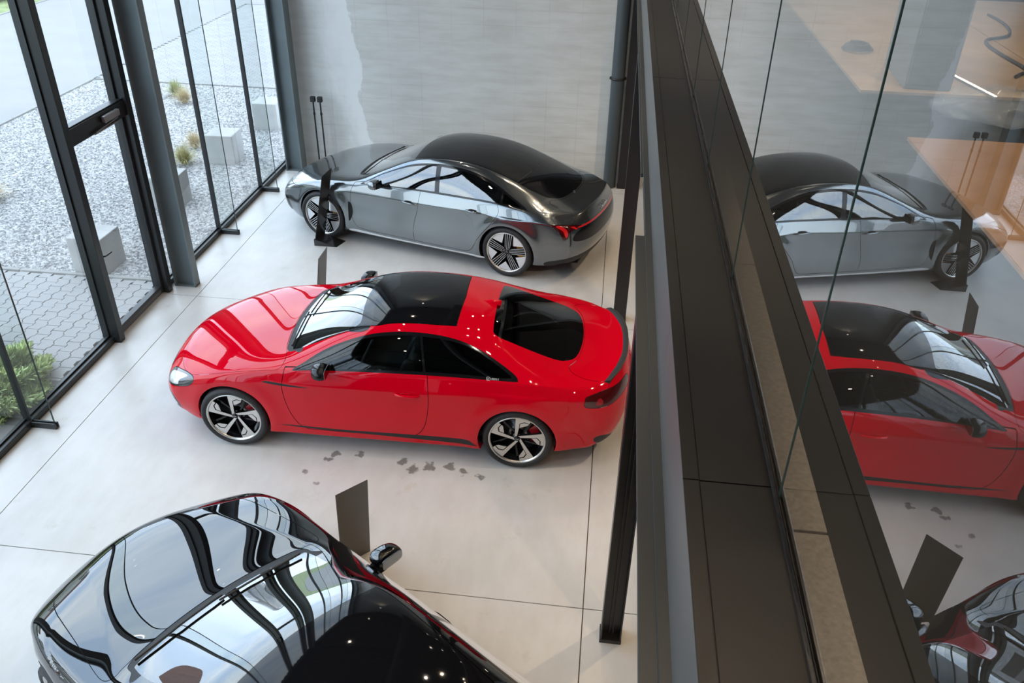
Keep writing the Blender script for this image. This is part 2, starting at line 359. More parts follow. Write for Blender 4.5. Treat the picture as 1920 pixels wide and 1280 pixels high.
# ------------------------------------------------------------------ right side: columns, edge beam, ledge and glazed gallery
XG, ZL = .445, 4.08
for y in (-5.42, -.57, 4.34, 9.18, 13.60):
    x0, x1 = (.255, .41) if y < 13 else (.24, .53)
    nm = {4.34: 'black channel-shaped steel column nearest the viewer under the gallery beam', 9.18: 'black steel column standing behind the tail of the red coupe', 13.60: 'black steel column against the concrete wall beside the round pipe'}.get(y, 'black steel gallery column behind the viewer')
    e = empty('gallery_column', ((x0+x1)/2, y, 0), 0, nm, 'column', None if y > 1 else 'gallery columns behind the viewer')
    c = (x1-x0)/2; w = .07
    MB().box(-c, -c+.010, -w, w, 0, 3.74, .001).build('flange', M_steelb, e); MB().box(c-.010, c, -w, w, 0, 3.74, .001).build('flange', M_steelb, e)
    MB().box(-c+.01, c-.01, -.004+.03*(y > 5), .004+.03*(y > 5), 0, 3.74).build('web', M_steelb, e)
    if 4 < y < 5:
        r = MB(); r.box(-.016, -.010, -.034, -.004, .06, 2.35); r.box(.010, .016, -.034, -.004, .06, 2.35); r.box(-.016, .016, -.008, -.004, .06, 2.35); r.build('cable_channel', M_steelb, e)
        MB().box(-.03, .03, -.05, -.004, 2.45, 2.75, .004).build('junction_box', M_steelb, e)
    MB().box(-c-.008, c+.004, -w-.008, w+.004, 0, .035, .004).build('foot_plate', M_steelb, e)
    if y > 5: MB().box(-c+.004, c-.004, -w-.002, -w+.004, 0, 3.74).build('face_plate', M_steelb, e)
p = MB(); p.tube([(.10, 13.60, 0), (.10, 13.60, CEIL-.35)], .105, 28); pipe = tag(p.build('drain_pipe', pbr('pipe_paint', (.06, .075, .083), .4)), 'thick round blue-grey downpipe against the concrete wall', 'pipe')
p = MB(); p.lathe([(.107, 1.80), (.118, 1.80), (.118, 1.835), (.107, 1.835)], 28, 'z', (.10, 13.60, 0)); p.box(-.03, -.0, 13.58, 13.62, 1.80, 1.835); p.box(.20, .235, 13.58, 13.62, 1.80, 1.835); p.build('pipe_clamp', M_steelb, pipe)
# beam: lower flange in staggered lengths, pale face, dark top ledge
bm_ = ST(empty('trim_1', (0, 0, 0)))
z0 = 3.755
def lf(x0, y0, y1, nm='flange_plate'): 
    b = MB(); b.box(x0, .25, y0, y1, z0-.02, z0, .002); return b.build(nm, M_flange, bm_)
lf(.164, YF, 3.52); lf(.205, 3.53, 4.20); lf(.195, 4.30, YB)
b = MB(); b.box(.207, .25, YF, YB, z0, z0+.012, .002); b.build('flange_strip', M_flange, bm_)
for y0, y1 in ((YF, .9), (.904, 2.22), (2.224, 7.0), (7.004, YB)):
    MB().box(.236, .262, y0, y1, z0+.012, ZL-.004, .002).build('fascia_panel', M_beamg, bm_)
for y0, y1 in ((YF, 1.50), (1.504, 5.0), (5.004, 9.2), (9.204, YB)):
    b = MB(); b.box(.236, .272, y0, y1, ZL-.004, ZL+.001, .001); b.box(.274, XG-.004, y0, y1, ZL-.004, ZL-.0005, .001); b.build('ledge_sheet', M_beam, bm_)
MB().box(.262, .44, YF, YB, z0-.0, ZL-.006).build('beam_core', M_steelb, bm_)
b = MB(); b.box(XG-.014, XG-.004, YF, YB, ZL-.002, ZL+.014, .002); b.box(XG+.004, XG+.012, YF, YB, ZL-.002, ZL+.012, .002); b.build('glazing_gasket', pbr('rubber_gasket', (.006, .006, .007), .25), bm_)
gw = ST(empty('window_2', (0, 0, 0)))
y = -8.85+.0
js = [1.46+1.052*k for k in range(-9, 12)]
js = [YF]+[j for j in js if YF < j < YB-.2]+[YB]
for a, b2 in zip(js[:-1], js[1:]):
    mesh('glass_panel', [(XG, a+.003, ZL), (XG, b2-.003, ZL), (XG, b2-.003, CEIL), (XG, a+.003, CEIL)], [(0, 1, 2, 3)], M_gall, gw)
    MB().box(XG-.002, XG+.002, b2-.0018, b2+.0018, ZL, CEIL).build('silicone_joint', M_finedge, gw)
# gallery floor: pale stone sill strip, dark carpet, plywood sheets left by the fitters
gf = ST(MB().box(.46, XR, YF, YB, 3.86, 4.030).build('floor_2', pbr('gallery_carpet', (.012, .012, .012), .9)))
M_sill = pbr('sill_stone', (.42, .36, .30), .6, var=(90, .18))
for a in np.arange(YF, YB, 1.30):
    MB().box(.458, .548, a+.004, min(a+1.296, YB), 4.03, 4.05, .002).build('sill_tile', M_sill, gf)
def ply(x0, x1, y0, y1, z, mat, lab, rz=0):
    o = MB().box(-(x1-x0)/2, (x1-x0)/2, -(y1-y0)/2, (y1-y0)/2, 0, .018, .001).build('plywood_sheet', mat); o.location = ((x0+x1)/2, (y0+y1)/2, z); o.rotation_euler = (0, 0, rz)
    return tag(o, lab, 'board')
M_ply = pbr('plywood', (.50, .34, .21), .55, var=(4, .12))
ply(1.43, 2.68, 5.07, 8.6, 4.031, M_ply, 'orange plywood sheet seen through the glass at the top, under the grey box')
ply(2.69, 3.9, 5.20, 8.2, 4.031, M_ply, 'orange plywood sheet seen through the glass in the top right corner')
ply(1.47, 2.9, 1.2, 4.24, 4.031, pbr('orange_plywood', (.36, .19, .09), .5, var=(4, .12)), 'orange plywood sheet seen through the glass at the right edge')
M_gbox = pbr('grey_cabinet', (.20, .21, .21), .5)
gb = empty('grey_cabinet', (1.83, 5.42, 4.05), -.06, 'tall grey box cabinet seen through the glass at the top right', 'cabinet')
MB().box(-.13, .13, -.29, .29, 0, .95, .008).build('cabinet_body', M_gbox, gb); MB().box(-.12, .12, -.302, -.29, .03, .93, .004).build('cabinet_door', M_gbox, gb)
cb_ = MB(); P = []
for k in range(60):
    t = k/59; P.append((2.95-.55*t+.08*math.sin(9*t), 7.4-2.0*t+.10*math.sin(13*t+1), 4.062))
cb_.tube(P, .010, 6); tag(cb_.build('power_cable', pbr('cable_grey', (.06, .06, .065), .5)), 'thin dark cable winding across the plywood behind the glass', 'cable')
cb_ = MB(); P = [(1.62+.10*math.cos(t*.7)*(1-t*.01), 6.05+.07*math.sin(t*.7), 4.06+.001*t) for t in range(40)]
cb_.tube(P, .009, 6); tag(cb_.build('cable_coil', pbr('cable_dark', (.05, .05, .055), .5)), 'coiled dark cable lying on plywood left of the grey cabinet', 'cable')
# crumpled plastic wrapping
bm = bmesh.new(); bmesh.ops.create_icosphere(bm, subdivisions=4, radius=1)
from mathutils import noise as mnoise
for v in bm.verts:
    n = mnoise.noise(v.co*2.3)*.35+mnoise.noise(v.co*6)*.14+abs(mnoise.noise(v.co*3.1))*.3
    v.co = v.co*(1+n); v.co = Vector((v.co.x*.32, v.co.y*.22, max(0, v.co.z*.12)))
me = bpy.data.meshes.new('plastic_wrapping'); bm.to_mesh(me); bm.free()
m, t, b = M_('clear_film'); b.inputs['Base Color'].default_value = (.8, .82, .85, 1); b.inputs['Roughness'].default_value = .18; b.inputs['Alpha'].default_value = .16; b.inputs['Coat Weight'].default_value = 1
me.polygons.foreach_set('use_smooth', [True]*len(me.polygons)); o = link('plastic_wrapping', me, m); o.location = (2.1, 4.72, 4.05); tag(o, 'crumpled heap of clear plastic film on the gallery floor', 'plastic film')
# added spotlights brighten the gallery sill and plywood; warm downlights below it
for x, y, en in ((2.2, 7.0, 120), (2.4, 4.0, 90), (2.2, 1.2, 60), (.85, 5.0, 60), (.85, 2.4, 60), (.85, 8.0, 50)):
    spotlight(x, y, 6.55, 0, en)
for x, y in ((2.2, 1.6), (2.2, 6.2), (2.2, 11.0)):
    e = empty('downlight', (x, y, 3.70), 0, 'round recessed downlight under the gallery floor', 'lamp', 'downlights under the gallery')
    MB().lathe([(.085, 0), (.10, 0), (.10, -.01), (.08, -.01)], 24, 'z', closed=True).build('lamp_ring', M_steelb, e)
    MB().lathe([(0, -.004), (.08, -.004)], 24, 'z').build('lamp_lens', M_bulb, e)
    spot((x, y, 3.66), 150, 2.6, (1, .74, .48))
gc = ST(MB().box(.62, XR, YF, YB, 3.70, 3.85).build('ceiling_2', M_dwall))

ls = empty('glow_bar', (2.105, 5.245, 4.05), .197, 'thin glowing bar added to imitate a bright line right of the grey cabinet behind the glass', 'glowing bar')  # added glowing bar stands in for a bright line in the glass
MB().box(-.012, .012, -.24, .24, 0, .012, .003).build('bar_base', M_clos, ls); MB().box(-.007, .007, -.235, .235, .012, .016).build('glow_bar_top', pbr('line_glow', (1, .9, .8), .5, emit=((1, .86, .72), 3)), ls)
# ================================================================== cars
# A body is a box-topology cage (front, top, side, rear patches) lofted from station tables, subdivided,
# then its panels, glass and lamps are cut out of the smooth surface along signed-distance outlines.
def pch(keys):
    "smooth monotone interpolator through (x, value) keys"
    xs = np.array([k[0] for k in keys], float); ys = np.array([k[1] for k in keys], float)
    h = np.diff(xs); d = np.diff(ys)/h; m = np.zeros(len(xs)); m[0], m[-1] = d[0], d[-1]
    for i in range(1, len(xs)-1):
        m[i] = 0 if d[i-1]*d[i] <= 0 else 2*d[i-1]*d[i]/(d[i-1]+d[i])
    def f(x):
        x = min(max(x, xs[0]), xs[-1]); i = min(max(int(np.searchsorted(xs, x))-1, 0), len(h)-1)
        t = (x-xs[i])/h[i]
        return ((1+2*t)*(1-t)**2*ys[i]+t*(1-t)**2*h[i]*m[i]+t*t*(3-2*t)*ys[i+1]+t*t*(t-1)*h[i]*m[i+1])
    return f
def smooth_poly(P, n=6):
    "closed Catmull-Rom through P; a point given as a 3-tuple stays a corner"
    out = []; m = len(P)
    for i in range(m):
        p0, p1, p2, p3 = P[i-1], P[i], P[(i+1) % m], P[(i+2) % m]
        a = np.array(p1[:2]); b = np.array(p2[:2])
        t1 = (np.array(p2[:2])-np.array(p0[:2]))/2 if len(p1) == 2 else (b-a)
        t2 = (np.array(p3[:2])-np.array(p1[:2]))/2 if len(p2) == 2 else (b-a)
        for k in range(n):
            t = k/n
            out.append((2*t**3-3*t*t+1)*a+(t**3-2*t*t+t)*t1+(3*t*t-2*t**3)*b+(t**3-t*t)*t2)
    return np.array(out)
def sdf(P, poly):
    "signed distance (negative inside) of points P (n,2) to a closed polygon"
    A = np.asarray(poly); B = np.roll(A, -1, 0); d = np.full(len(P), 1e9); c = np.zeros(len(P), bool)
    for a, b in zip(A, B):
        e = b-a; w = P-a; L = max((e*e).sum(), 1e-12)
        t = np.clip((w@e)/L, 0, 1)
        d = np.minimum(d, np.hypot(w[:, 0]-t*e[0], w[:, 1]-t*e[1]))
        if a[1] != b[1]:
            c ^= ((a[1] > P[:, 1]) != (b[1] > P[:, 1])) & (P[:, 0] < (b[0]-a[0])*(P[:, 1]-a[1])/(b[1]-a[1])+a[0])
    return np.where(c, -d, d)

def cage(T):
    "T: dict with 'st' station rows (xc,zc, xr,yr,zr, xb,yb,zb), side feature functions, nose/tail tables"
    st = T['st']; N = len(st); K = 5
    V = {}; 
    def side(i, k):
        xb, yb, zb = st[i][5:8]
        if k == 0: return (xb, yb, zb)
        ks = T['side'][k-1]                       # (y keys, z keys)
        x = xb
        if i == 0: x = T['nose_side'][k-1]
        elif i == 1: x = xb*.5 + (T['nose_side'][k-1]+.17)*.5
        if i == N-1: x = T['tail_side'][k-1]
        elif i == N-2: x = xb*.5 + (T['tail_side'][k-1]-.17)*.5
        return (x, ks[0](x), ks[1](x))
    def top(i, j):
        xc, zc, xr, yr, zr, xb, yb, zb = st[i]
        if j == 0: return (xc, 0, zc)
        if j == 1: return (xc+(xr-xc)*.30, yr*.52, zc+(zr-zc)*.22)
        if j == 2: return (xr, yr, zr)
        if j == 4: return (xb, yb, zb)
        t = .52; bl = T.get('bulge', .03) if zr-zb > .08 else .006
        return (xr*(1-t)+xb*t, yr*(1-t)+yb*t+bl, zr*(1-t)+zb*t+bl*.5)
    def face(k, j, end):
        i = 0 if end == 'f' else N-1
        if k == 0: return top(i, j)
        if j == 4: return side(i, k)
        tab = T['nose'] if end == 'f' else T['tail']        # centre (x,z) per k
        xc, zc = tab[k-1]; sx, sy, sz = side(i, k)
        f = (0, .50, .76, .93)[j]; g = (0, .12, .36, .70)[j]
        return (xc+(sx-xc)*g, sy*f, zc+(sz-zc)*f*f)
    for i in range(N):
        for j in range(5): V[('t', i, j)] = top(i, j)
        for k in range(1, K+1): V[('s', i, k)] = side(i, k)
    for e in 'fr':
        i = 0 if e == 'f' else N-1
        for k in range(1, K+1):
            for j in range(4): V[(e, k, j)] = face(k, j, e)
    def key(e, k, j):
        i = 0 if e == 'f' else N-1
        if k == 0: return ('t', i, j)
        if j == 4: return ('s', i, k)
        return (e, k, j)
    def skey(i, k): return ('t', i, 4) if k == 0 else ('s', i, k)
    Q = []   # (verts keys, uvs, patch)
    for i in range(N-1):
        for j in range(4):
            Q.append(([('t', i, j), ('t', i+1, j), ('t', i+1, j+1), ('t', i, j+1)], [(i, j), (i+1, j), (i+1, j+1), (i, j+1)], 0))
        for k in range(K):
            Q.append(([skey(i, k), skey(i+1, k), skey(i+1, k+1), skey(i, k+1)], [(i, 4+k), (i+1, 4+k), (i+1, 5+k), (i, 5+k)], 1))
    for k in range(K):
        for j in range(4):
            Q.append(([key('f', k, j), key('f', k, j+1), key('f', k+1, j+1), key('f', k+1, j)], [(-k, j), (-k, j+1), (-k-1, j+1), (-k-1, j)], 2))
            Q.append(([key('r', k, j), key('r', k+1, j), key('r', k+1, j+1), key('r', k, j+1)], [(N-1+k, j), (N+k, j), (N+k, j+1), (N-1+k, j+1)], 3))
    # vertices of both halves
    idx = {}; co = []
    def gid(kk, s):
        v = V[kk]
        if abs(v[1]) < 1e-9: s = 1
        if (kk, s) not in idx: idx[(kk, s)] = len(co); co.append((v[0], v[1]*s, v[2]))
        return idx[(kk, s)]
    faces, uvs, pt = [], [], []
    for ks, uv, p in Q:
        for s in (1, -1):
            f = [gid(k, s) for k in ks]; u = list(uv)
            if s < 0: f = f[::-1]; u = u[::-1]
            faces.append(f); uvs.append(u); pt.append(p)
    me = bpy.data.meshes.new('cage'); me.from_pydata(co, [], faces)
    ul = me.uv_layers.new(name='p'); fl = [c for u in uvs for q in u for c in q]; ul.data.foreach_set('uv', fl)
    pa = me.attributes.new('patch', 'INT', 'FACE'); pa.data.foreach_set('value', pt)
    ed = {tuple(sorted(e.vertices)): e.index for e in me.edges}
    cr = me.attributes.new('crease_edge', 'FLOAT', 'EDGE'); cv = [0.0]*len(me.edges)
    for a, b, w in T['crease'](N):
        for s in (1, -1):
            e = ed.get(tuple(sorted((gid(a, s), gid(b, s)))))
            if e is not None: cv[e] = w
    cr.data.foreach_set('value', cv)
    return me

def dense(T, level):
    me = cage(T); ob = bpy.data.objects.new('tmp', me); COL.objects.link(ob)
    md = ob.modifiers.new('s', 'SUBSURF'); md.levels = level; md.render_levels = level; md.uv_smooth = 'NONE'; md.use_limit_surface = True
    dg = bpy.context.evaluated_depsgraph_get(); dg.update(); ev = ob.evaluated_get(dg); m = ev.to_mesh()
    n = len(m.vertices); co = np.empty(n*3); m.vertices.foreach_get('co', co); co = co.reshape(-1, 3)
    nl = len(m.loops); li = np.empty(nl, int); m.loops.foreach_get('vertex_index', li)
    uv = np.empty(nl*2); m.uv_layers['p'].data.foreach_get('uv', uv); uv = uv.reshape(-1, 2)
    npoly = len(m.polygons); pa = np.empty(npoly, int); m.attributes['patch'].data.foreach_get('value', pa)
    ev.to_mesh_clear(); bpy.data.objects.remove(ob); bpy.data.meshes.remove(me)
    return co, li.reshape(-1, 4), uv.reshape(-1, 4, 2), pa

def vnormals(co, Fq):
    d1 = co[Fq[:, 2]]-co[Fq[:, 0]]; d2 = co[Fq[:, 3]]-co[Fq[:, 1]]; fn = np.cross(d1, d2); N = np.zeros_like(co)
    for k in range(4): np.add.at(N, Fq[:, k], fn)
    return N/np.maximum(np.linalg.norm(N, axis=1), 1e-12)[:, None]

class Soup:
    "triangles with interpolated normals and loft parameters"
    def __init__(s, co, Fq, uv, pa, nrm):
        kk = np.concatenate([Fq.reshape(-1, 1), np.round(uv.reshape(-1, 2)*1000).astype(int)], 1)
        u, ix, inv = np.unique(kk, axis=0, return_index=True, return_inverse=True); inv = inv.reshape(-1, 4)
        fi = Fq.reshape(-1)[ix]
        s.D = np.concatenate([co[fi], nrm[fi], uv.reshape(-1, 2)[ix]], 1)      # x y z nx ny nz i j
        s.T = np.concatenate([inv[:, [0, 1, 2]], inv[:, [0, 2, 3]]]); s.P = np.concatenate([pa, pa])
        s.L = np.zeros(len(s.T), int)
    def cut(s, fn, mask=None, w=0.0):
        "split triangles along fn = w"
        f = fn(s.D)-w; f = np.where(np.abs(f) < 1e-5, 0, f)
        t = f[s.T]; cr = (t.min(1) < 0) & (t.max(1) > 0)
        if mask is not None: cr &= mask(s)
        if not cr.any(): return
        T0 = s.T[cr]; f0 = t[cr]; keep = ~cr
        nT, src = [], []; new = {}; Dn = []; base = len(s.D); idc = np.nonzero(cr)[0]
        def ep(a, b):
            k = (a, b) if a < b else (b, a)
            if k not in new:
                u = f[k[0]]/(f[k[0]]-f[k[1]]); new[k] = base+len(Dn); Dn.append(s.D[k[0]]*(1-u)+s.D[k[1]]*u)
            return new[k]
        for q in range(len(T0)):
            tr = T0[q]; ff = f0[q]; poly = {1: [], -1: []}
            for a in range(3):
                b = (a+1) % 3; va, vb = int(tr[a]), int(tr[b]); fa, fb = ff[a], ff[b]
                if fa >= 0: poly[1].append(va)
                if fa <= 0: poly[-1].append(va)
                if fa*fb < 0:
                    e = ep(va, vb); poly[1].append(e); poly[-1].append(e)
            for sg in (1, -1):
                p = poly[sg]
                for a in range(1, len(p)-1): nT.append((p[0], p[a], p[a+1])); src.append(idc[q])
        src = np.array(src)
        s.D = np.concatenate([s.D, np.array(Dn)]) if Dn else s.D
        n = np.linalg.norm(s.D[:, 3:6], axis=1); s.D[:, 3:6] /= np.maximum(n, 1e-9)[:, None]
        s.T = np.concatenate([s.T[keep], np.array(nT)]); s.P = np.concatenate([s.P[keep], s.P[src]]); s.L = np.concatenate([s.L[keep], s.L[src]])
    def cen(s): return s.D[s.T].mean(1)
    def part(s, sel, name, mat, parent, off=0.0, thick=0.0):
        T = s.T[sel]
        if len(T) == 0: return None
        u, inv = np.unique(T, return_inverse=True); D = s.D[u]; T = inv.reshape(-1, 3)
        V = D[:, :3]+D[:, 3:6]*off; n = len(V); NN = D[:, 3:6]
        F = T.tolist(); smooth = [True]*len(F)
        if thick > 0:      # fold the open edges inwards
            E = np.concatenate([T[:, [0, 1]], T[:, [1, 2]], T[:, [2, 0]]]); k = np.sort(E, 1)
            _, i0, c = np.unique(k, axis=0, return_index=True, return_counts=True); B = E[i0[c == 1]]
            ub, binv = np.unique(B, return_inverse=True); binv = binv.reshape(-1, 2)
            V = np.concatenate([V, V[ub], V[ub]-D[ub, 3:6]*thick]); NN = np.concatenate([NN, NN[ub], NN[ub]])
            m = len(ub); F += [(n+int(b), n+int(a), n+m+int(a), n+m+int(b)) for a, b in binv]; smooth += [False]*len(binv)
        me = bpy.data.meshes.new(name); me.from_pydata(V.tolist(), [], F)
        me.polygons.foreach_set('use_smooth', smooth); me.update()
        if thick <= 0: me.normals_split_custom_set_from_vertices(NN.tolist())
        else:
            li = np.empty(len(me.loops), int); me.loops.foreach_get('vertex_index', li)
            ln = np.zeros((len(li), 3)); nt3 = len(T)*3; ln[:nt3] = NN[li[:nt3]]
            me.normals_split_custom_set(ln.tolist())
        return link(name, me, mat, parent)
# ---- paints and shared car materials
M_red = pbr('red_paint', (.60, .0005, .012), .45, coat=1, coat_r=.01, spec=.0)
M_grey = pbr('grey_metallic_paint', (.15, .168, .178), .17, metal=.85, coat=1, coat_r=.01)
M_black = pbr('black_paint', (.003, .003, .0035), .4, coat=1, coat_r=.005, spec=.0)
for q, i in ((M_red, 1.45), (M_grey, 1.7), (M_black, 2.0)): q.node_tree.nodes['Principled BSDF'].inputs['Coat IOR'].default_value = i
M_gloss = pbr('gloss_black', (.007, .007, .008), .08, spec=.4)
M_matb = pbr('matt_black_plastic', (.012, .012, .013), .55)
M_seam = pbr('shut_line', (.004, .004, .004), .8)
M_rub = pbr('tyre_rubber', (.018, .018, .019), .62, var=(30, .3))
M_silver = pbr('machined_aluminium', (.62, .60, .57), .28, metal=.85)
M_silverw = pbr('brushed_silver', (.72, .74, .76), .33, metal=.7)
M_chrome = pbr('chrome', (.8, .8, .8), .08, metal=1)
M_disc = pbr('brake_disc', (.25, .25, .26), .35, metal=1)
M_calr = pbr('red_caliper', (.30, .005, .012), .35, coat=.6)
M_caly = pbr('orange_caliper', (.85, .33, .01), .35, coat=.6)
M_lamp = pbr('headlamp_lens', (.78, .80, .82), .12, metal=.35, coat=1)
M_lampd = pbr('headlamp_dark', (.05, .052, .055), .15, metal=.3, coat=1)
M_tail = pbr('tail_lamp', (.06, .002, .003), .10, coat=1)
M_tailr = pbr('tail_lamp_red', (.55, .004, .006), .12, coat=1)
M_tailon = pbr('lit_tail_lamp', (.35, .004, .006), .2, coat=1, emit=((1, .02, .02), .22))
M_wind = thin_glass('windscreen_glass', (.58, .64, .62), boost=1.6)
M_dark = thin_glass('dark_window_glass', (.025, .03, .03), boost=1.2)
M_side = thin_glass('side_window_glass', (.32, .36, .35), boost=.6)
M_side2 = thin_glass('coated_side_glass', (.30, .33, .33), boost=2.2)
M_roofg = pbr('roof_glass', (.005, .005, .006), .04, spec=.32)
M_seat = pbr('seat_leather', (.035, .036, .038), .45, bump=(60, .2, .004))
M_head = pbr('cabin_plastic', (.02, .02, .021), .6)
M_mirror = pbr('mirror_face', (.30, .32, .34), .02, metal=1)

def poly_prism(mb_sets, P, a0, a1, dish, rr):
    pass
def spoke_mesh(name, P, rr, yf, depth, dish, m_idx=True):
    "2-D outline P (units of rim radius) extruded along +y from the outer face; dished towards the hub"
    bm = bmesh.new(); P = [np.array(p) for p in P]; n = len(P)
    pts = []
    for i in range(n):                                   # subdivide edges so the spoke can dish
        a, b = P[i], P[(i+1) % n]; k = max(1, int(np.linalg.norm(b-a)/.2))
        for t in range(k): pts.append(a+(b-a)*t/k)
    def Y(p): return yf+dish*(1-min(1, np.hypot(*p)))**1.5
    top = [bm.verts.new((p[0]*rr, Y(p), p[1]*rr)) for p in pts]
    bot = [bm.verts.new((p[0]*rr, Y(p)+depth, p[1]*rr)) for p in pts]
    from mathutils.geometry import tessellate_polygon
    for tri in tessellate_polygon([[Vector((p[0], p[1], 0)) for p in pts]]):
        f = bm.faces.new([top[q] for q in tri]); f.material_index = 0
    m = len(pts)
    for i in range(m):
        g = bm.faces.new((top[i], bot[i], bot[(i+1) % m], top[(i+1) % m])); g.material_index = 1
    bmesh.ops.recalc_face_normals(bm, faces=bm.faces[:])
    me = bpy.data.meshes.new(name); bm.to_mesh(me); bm.free(); return me

def wheel_meshes(kind, R, rr, w):
    h = w/2; out = {}
    prof = [(rr-.006, -h+.028), (rr+.004, -h+.012), (rr+.014, -h+.002), ((rr+R)/2, -h-.006), (R-.022, -h-.001), (R-.007, -h+.015), (R-.001, -h+.04)]
    for g in (-.27, -.09, .09, .27):
        prof += [(R, w*g-.008), (R-.007, w*g-.005), (R-.007, w*g+.005), (R, w*g+.008)]
    prof += [(R-.001, h-.04), (R-.012, h-.01), ((rr+R)/2, h), (rr+.005, h-.01), (rr-.01, h-.03)]
    out['tyre'] = (MB().lathe(prof, 72).me('tyre'), M_rub)
    out['wheel'] = (MB().lathe([(rr-.012, -h+.02), (rr-.022, -h+.045), (rr-.03, 0), (rr-.03, h-.03)], 64).me('wheel'), M_gloss)
    out['rim_lip'] = (MB().lathe([(rr+.007, -h+.014), (rr+.004, -h+.005), (rr-.006, -h+.007), (rr-.014, -h+.022)], 64).me('rim_lip'), M_silver)
    out['brake_disc'] = (MB().lathe([(.06, -.02), (.10, -.02), (.10, -.01), (rr*.74, -.012), (rr*.74, .018), (.06, .018)], 48).me('brake_disc'), M_disc)
    cal = MB()
    def arc(a0, a1, r0, r1, y0, y1, n=8):
        V = []
        for k in range(n+1):
            a = a0+(a1-a0)*k/n
            for r, y in ((r0, y0), (r1, y0), (r1, y1), (r0, y1)): V.append((r*math.sin(a), y, r*math.cos(a)))
        F = [(4*k+q, 4*k+(q+1) % 4, 4*k+4+(q+1) % 4, 4*k+4+q) for k in range(n) for q in range(4)]+[(0, 1, 2, 3), tuple(4*n+q for q in (3, 2, 1, 0))]
        cal.add(V, F)
    arc(.85, 1.95, rr*.50, rr*.82, -.055, .04)
    out['brake_caliper'] = (cal.me('brake_caliper'), M_calr if kind == 'blade' else M_caly)
    yf = -h+.022
    hub = MB().lathe([(0.0, yf+.016), (.024, yf+.017), (.030, yf+.022), (.052, yf+.028), (.06, yf+.05), (.07, .0)], 32)
    out['hub'] = (hub.me('hub'), M_gloss)
    cap = MB().lathe([(0, yf+.011), (.020, yf+.012), (.0235, yf+.017)], 24); out['hub_cap'] = (cap.me('hub_cap'), M_gloss)
    r4 = MB()
    for q in range(4):
        c = (-.0105+q*.007, yf+.0105, 0); P = [(c[0]+.0046*math.cos(t*PI/8), c[1], .0046*math.sin(t*PI/8)) for t in range(17)]
        r4.tube(P, .0007, 5, caps=False)
    out['ring_emblem'] = (r4.me('ring_emblem'), M_silverw)
    if kind == 'blade':
        main = [(-.10, .03), (-.105, .50), (-.12, .975), (.10, .985), (.30, .925), (.405, .875), (.375, .765), (.20, .815), (.035, .725), (.02, .46), (-.02, .06)]
        blade = [(.045, .52), (.06, .70), (.20, .775), (.365, .735), (.31, .66)]
        out['spoke'] = (spoke_mesh('spoke', main, rr, yf, .030, .026), (M_silver, M_gloss))
        out['blade_insert'] = (spoke_mesh('blade_insert', blade, rr, yf+.002, .02, .026), (M_silver, M_gloss))
        out['back_spoke'] = (spoke_mesh('back_spoke', [(.13, .10), (.42, .80), (.50, .76), (.17, .08)], rr, yf+.035, .015, .01), (M_gloss, M_gloss))
    else:
        a = math.radians; rim = lambda d, r: (r*math.sin(a(d)), r*math.cos(a(d)))
        panel = [rim(14, .975), rim(24, .98), rim(36, .985), rim(48, .98), rim(58, .975), rim(36, .50)]
        bar = lambda s: [(s*.012, .08), (s*.115, .10), (s*.185, .965), (s*.028, .975)]
        out['blade_insert'] = (spoke_mesh('blade_insert', panel, rr, yf+.002, .012, .012), (M_silverw, M_gloss))
        out['spoke'] = None
        bm_ = []
        for s in (1, -1):
            out['arm%d' % s] = (spoke_mesh('spoke', bar(s) if s > 0 else bar(s)[::-1], rr, yf-.001, .03, .024), (M_gloss, M_gloss))
            e1 = [(s*.030, .12), (s*.042, .12), (s*.062, .965), (s*.043, .965)]
            e2 = [(s*.106, .22), (s*.120, .22), (s*.183, .96), (s*.163, .96)]
            for nme, e in (('a', e1), ('b', e2)):
                out['edge%s%d' % (nme, s)] = (spoke_mesh('spoke_edge', e if s > 0 else e[::-1], rr, yf-.004, .006, .024), (M_silverw, M_gloss))
    return out

def put_wheel(ms, kind, parent, loc, side, spin):
    rz = 0 if side < 0 else PI
    w = link('wheel', ms['wheel'][0], ms['wheel'][1], parent); w.location = loc; w.rotation_euler = (0, 0, rz)
    for n in ('tyre', 'rim_lip', 'brake_disc', 'brake_caliper', 'hub', 'hub_cap', 'ring_emblem'):
        o = link(n, ms[n][0], ms[n][1], w)
    keys = ['spoke', 'blade_insert', 'back_spoke'] if kind == 'blade' else ['blade_insert', 'arm1', 'arm-1', 'edgea1', 'edgea-1', 'edgeb1', 'edgeb-1']
    for k in range(5):
        for n in keys:
            me, mt = ms[n]; o = link({'arm': 'spoke', 'edg': 'spoke_edge'}.get(n[:3], n), me, mt, w)
            o.rotation_euler = (0, spin+k*2*PI/5, 0)
    return w

def seat(parent, x, y, mat):
    b = MB(); b.ell((x, y, .42), (.26, .25, .10), 4); b.ell((x-.02, y-.22, .46), (.25, .05, .09), 3); b.ell((x-.02, y+.22, .46), (.25, .05, .09), 3)
    o = b.build('seat', mat, parent)
    Rm = Matrix.Translation((x+.27, y, .45)) @ Matrix.Rotation(.32, 4, 'Y')
    c = MB(); c.ell((0, 0, .28), (.07, .23, .33), 4, M=Rm); c.ell((-.03, -.21, .28), (.08, .045, .24), 3, M=Rm); c.ell((-.03, .21, .28), (.08, .045, .24), 3, M=Rm)
    c.build('seat_back', mat, o)
    d = MB(); d.ell((-.01, 0, .68), (.05, .14, .09), 4, M=Rm); d.build('headrest', mat, o)
    return o

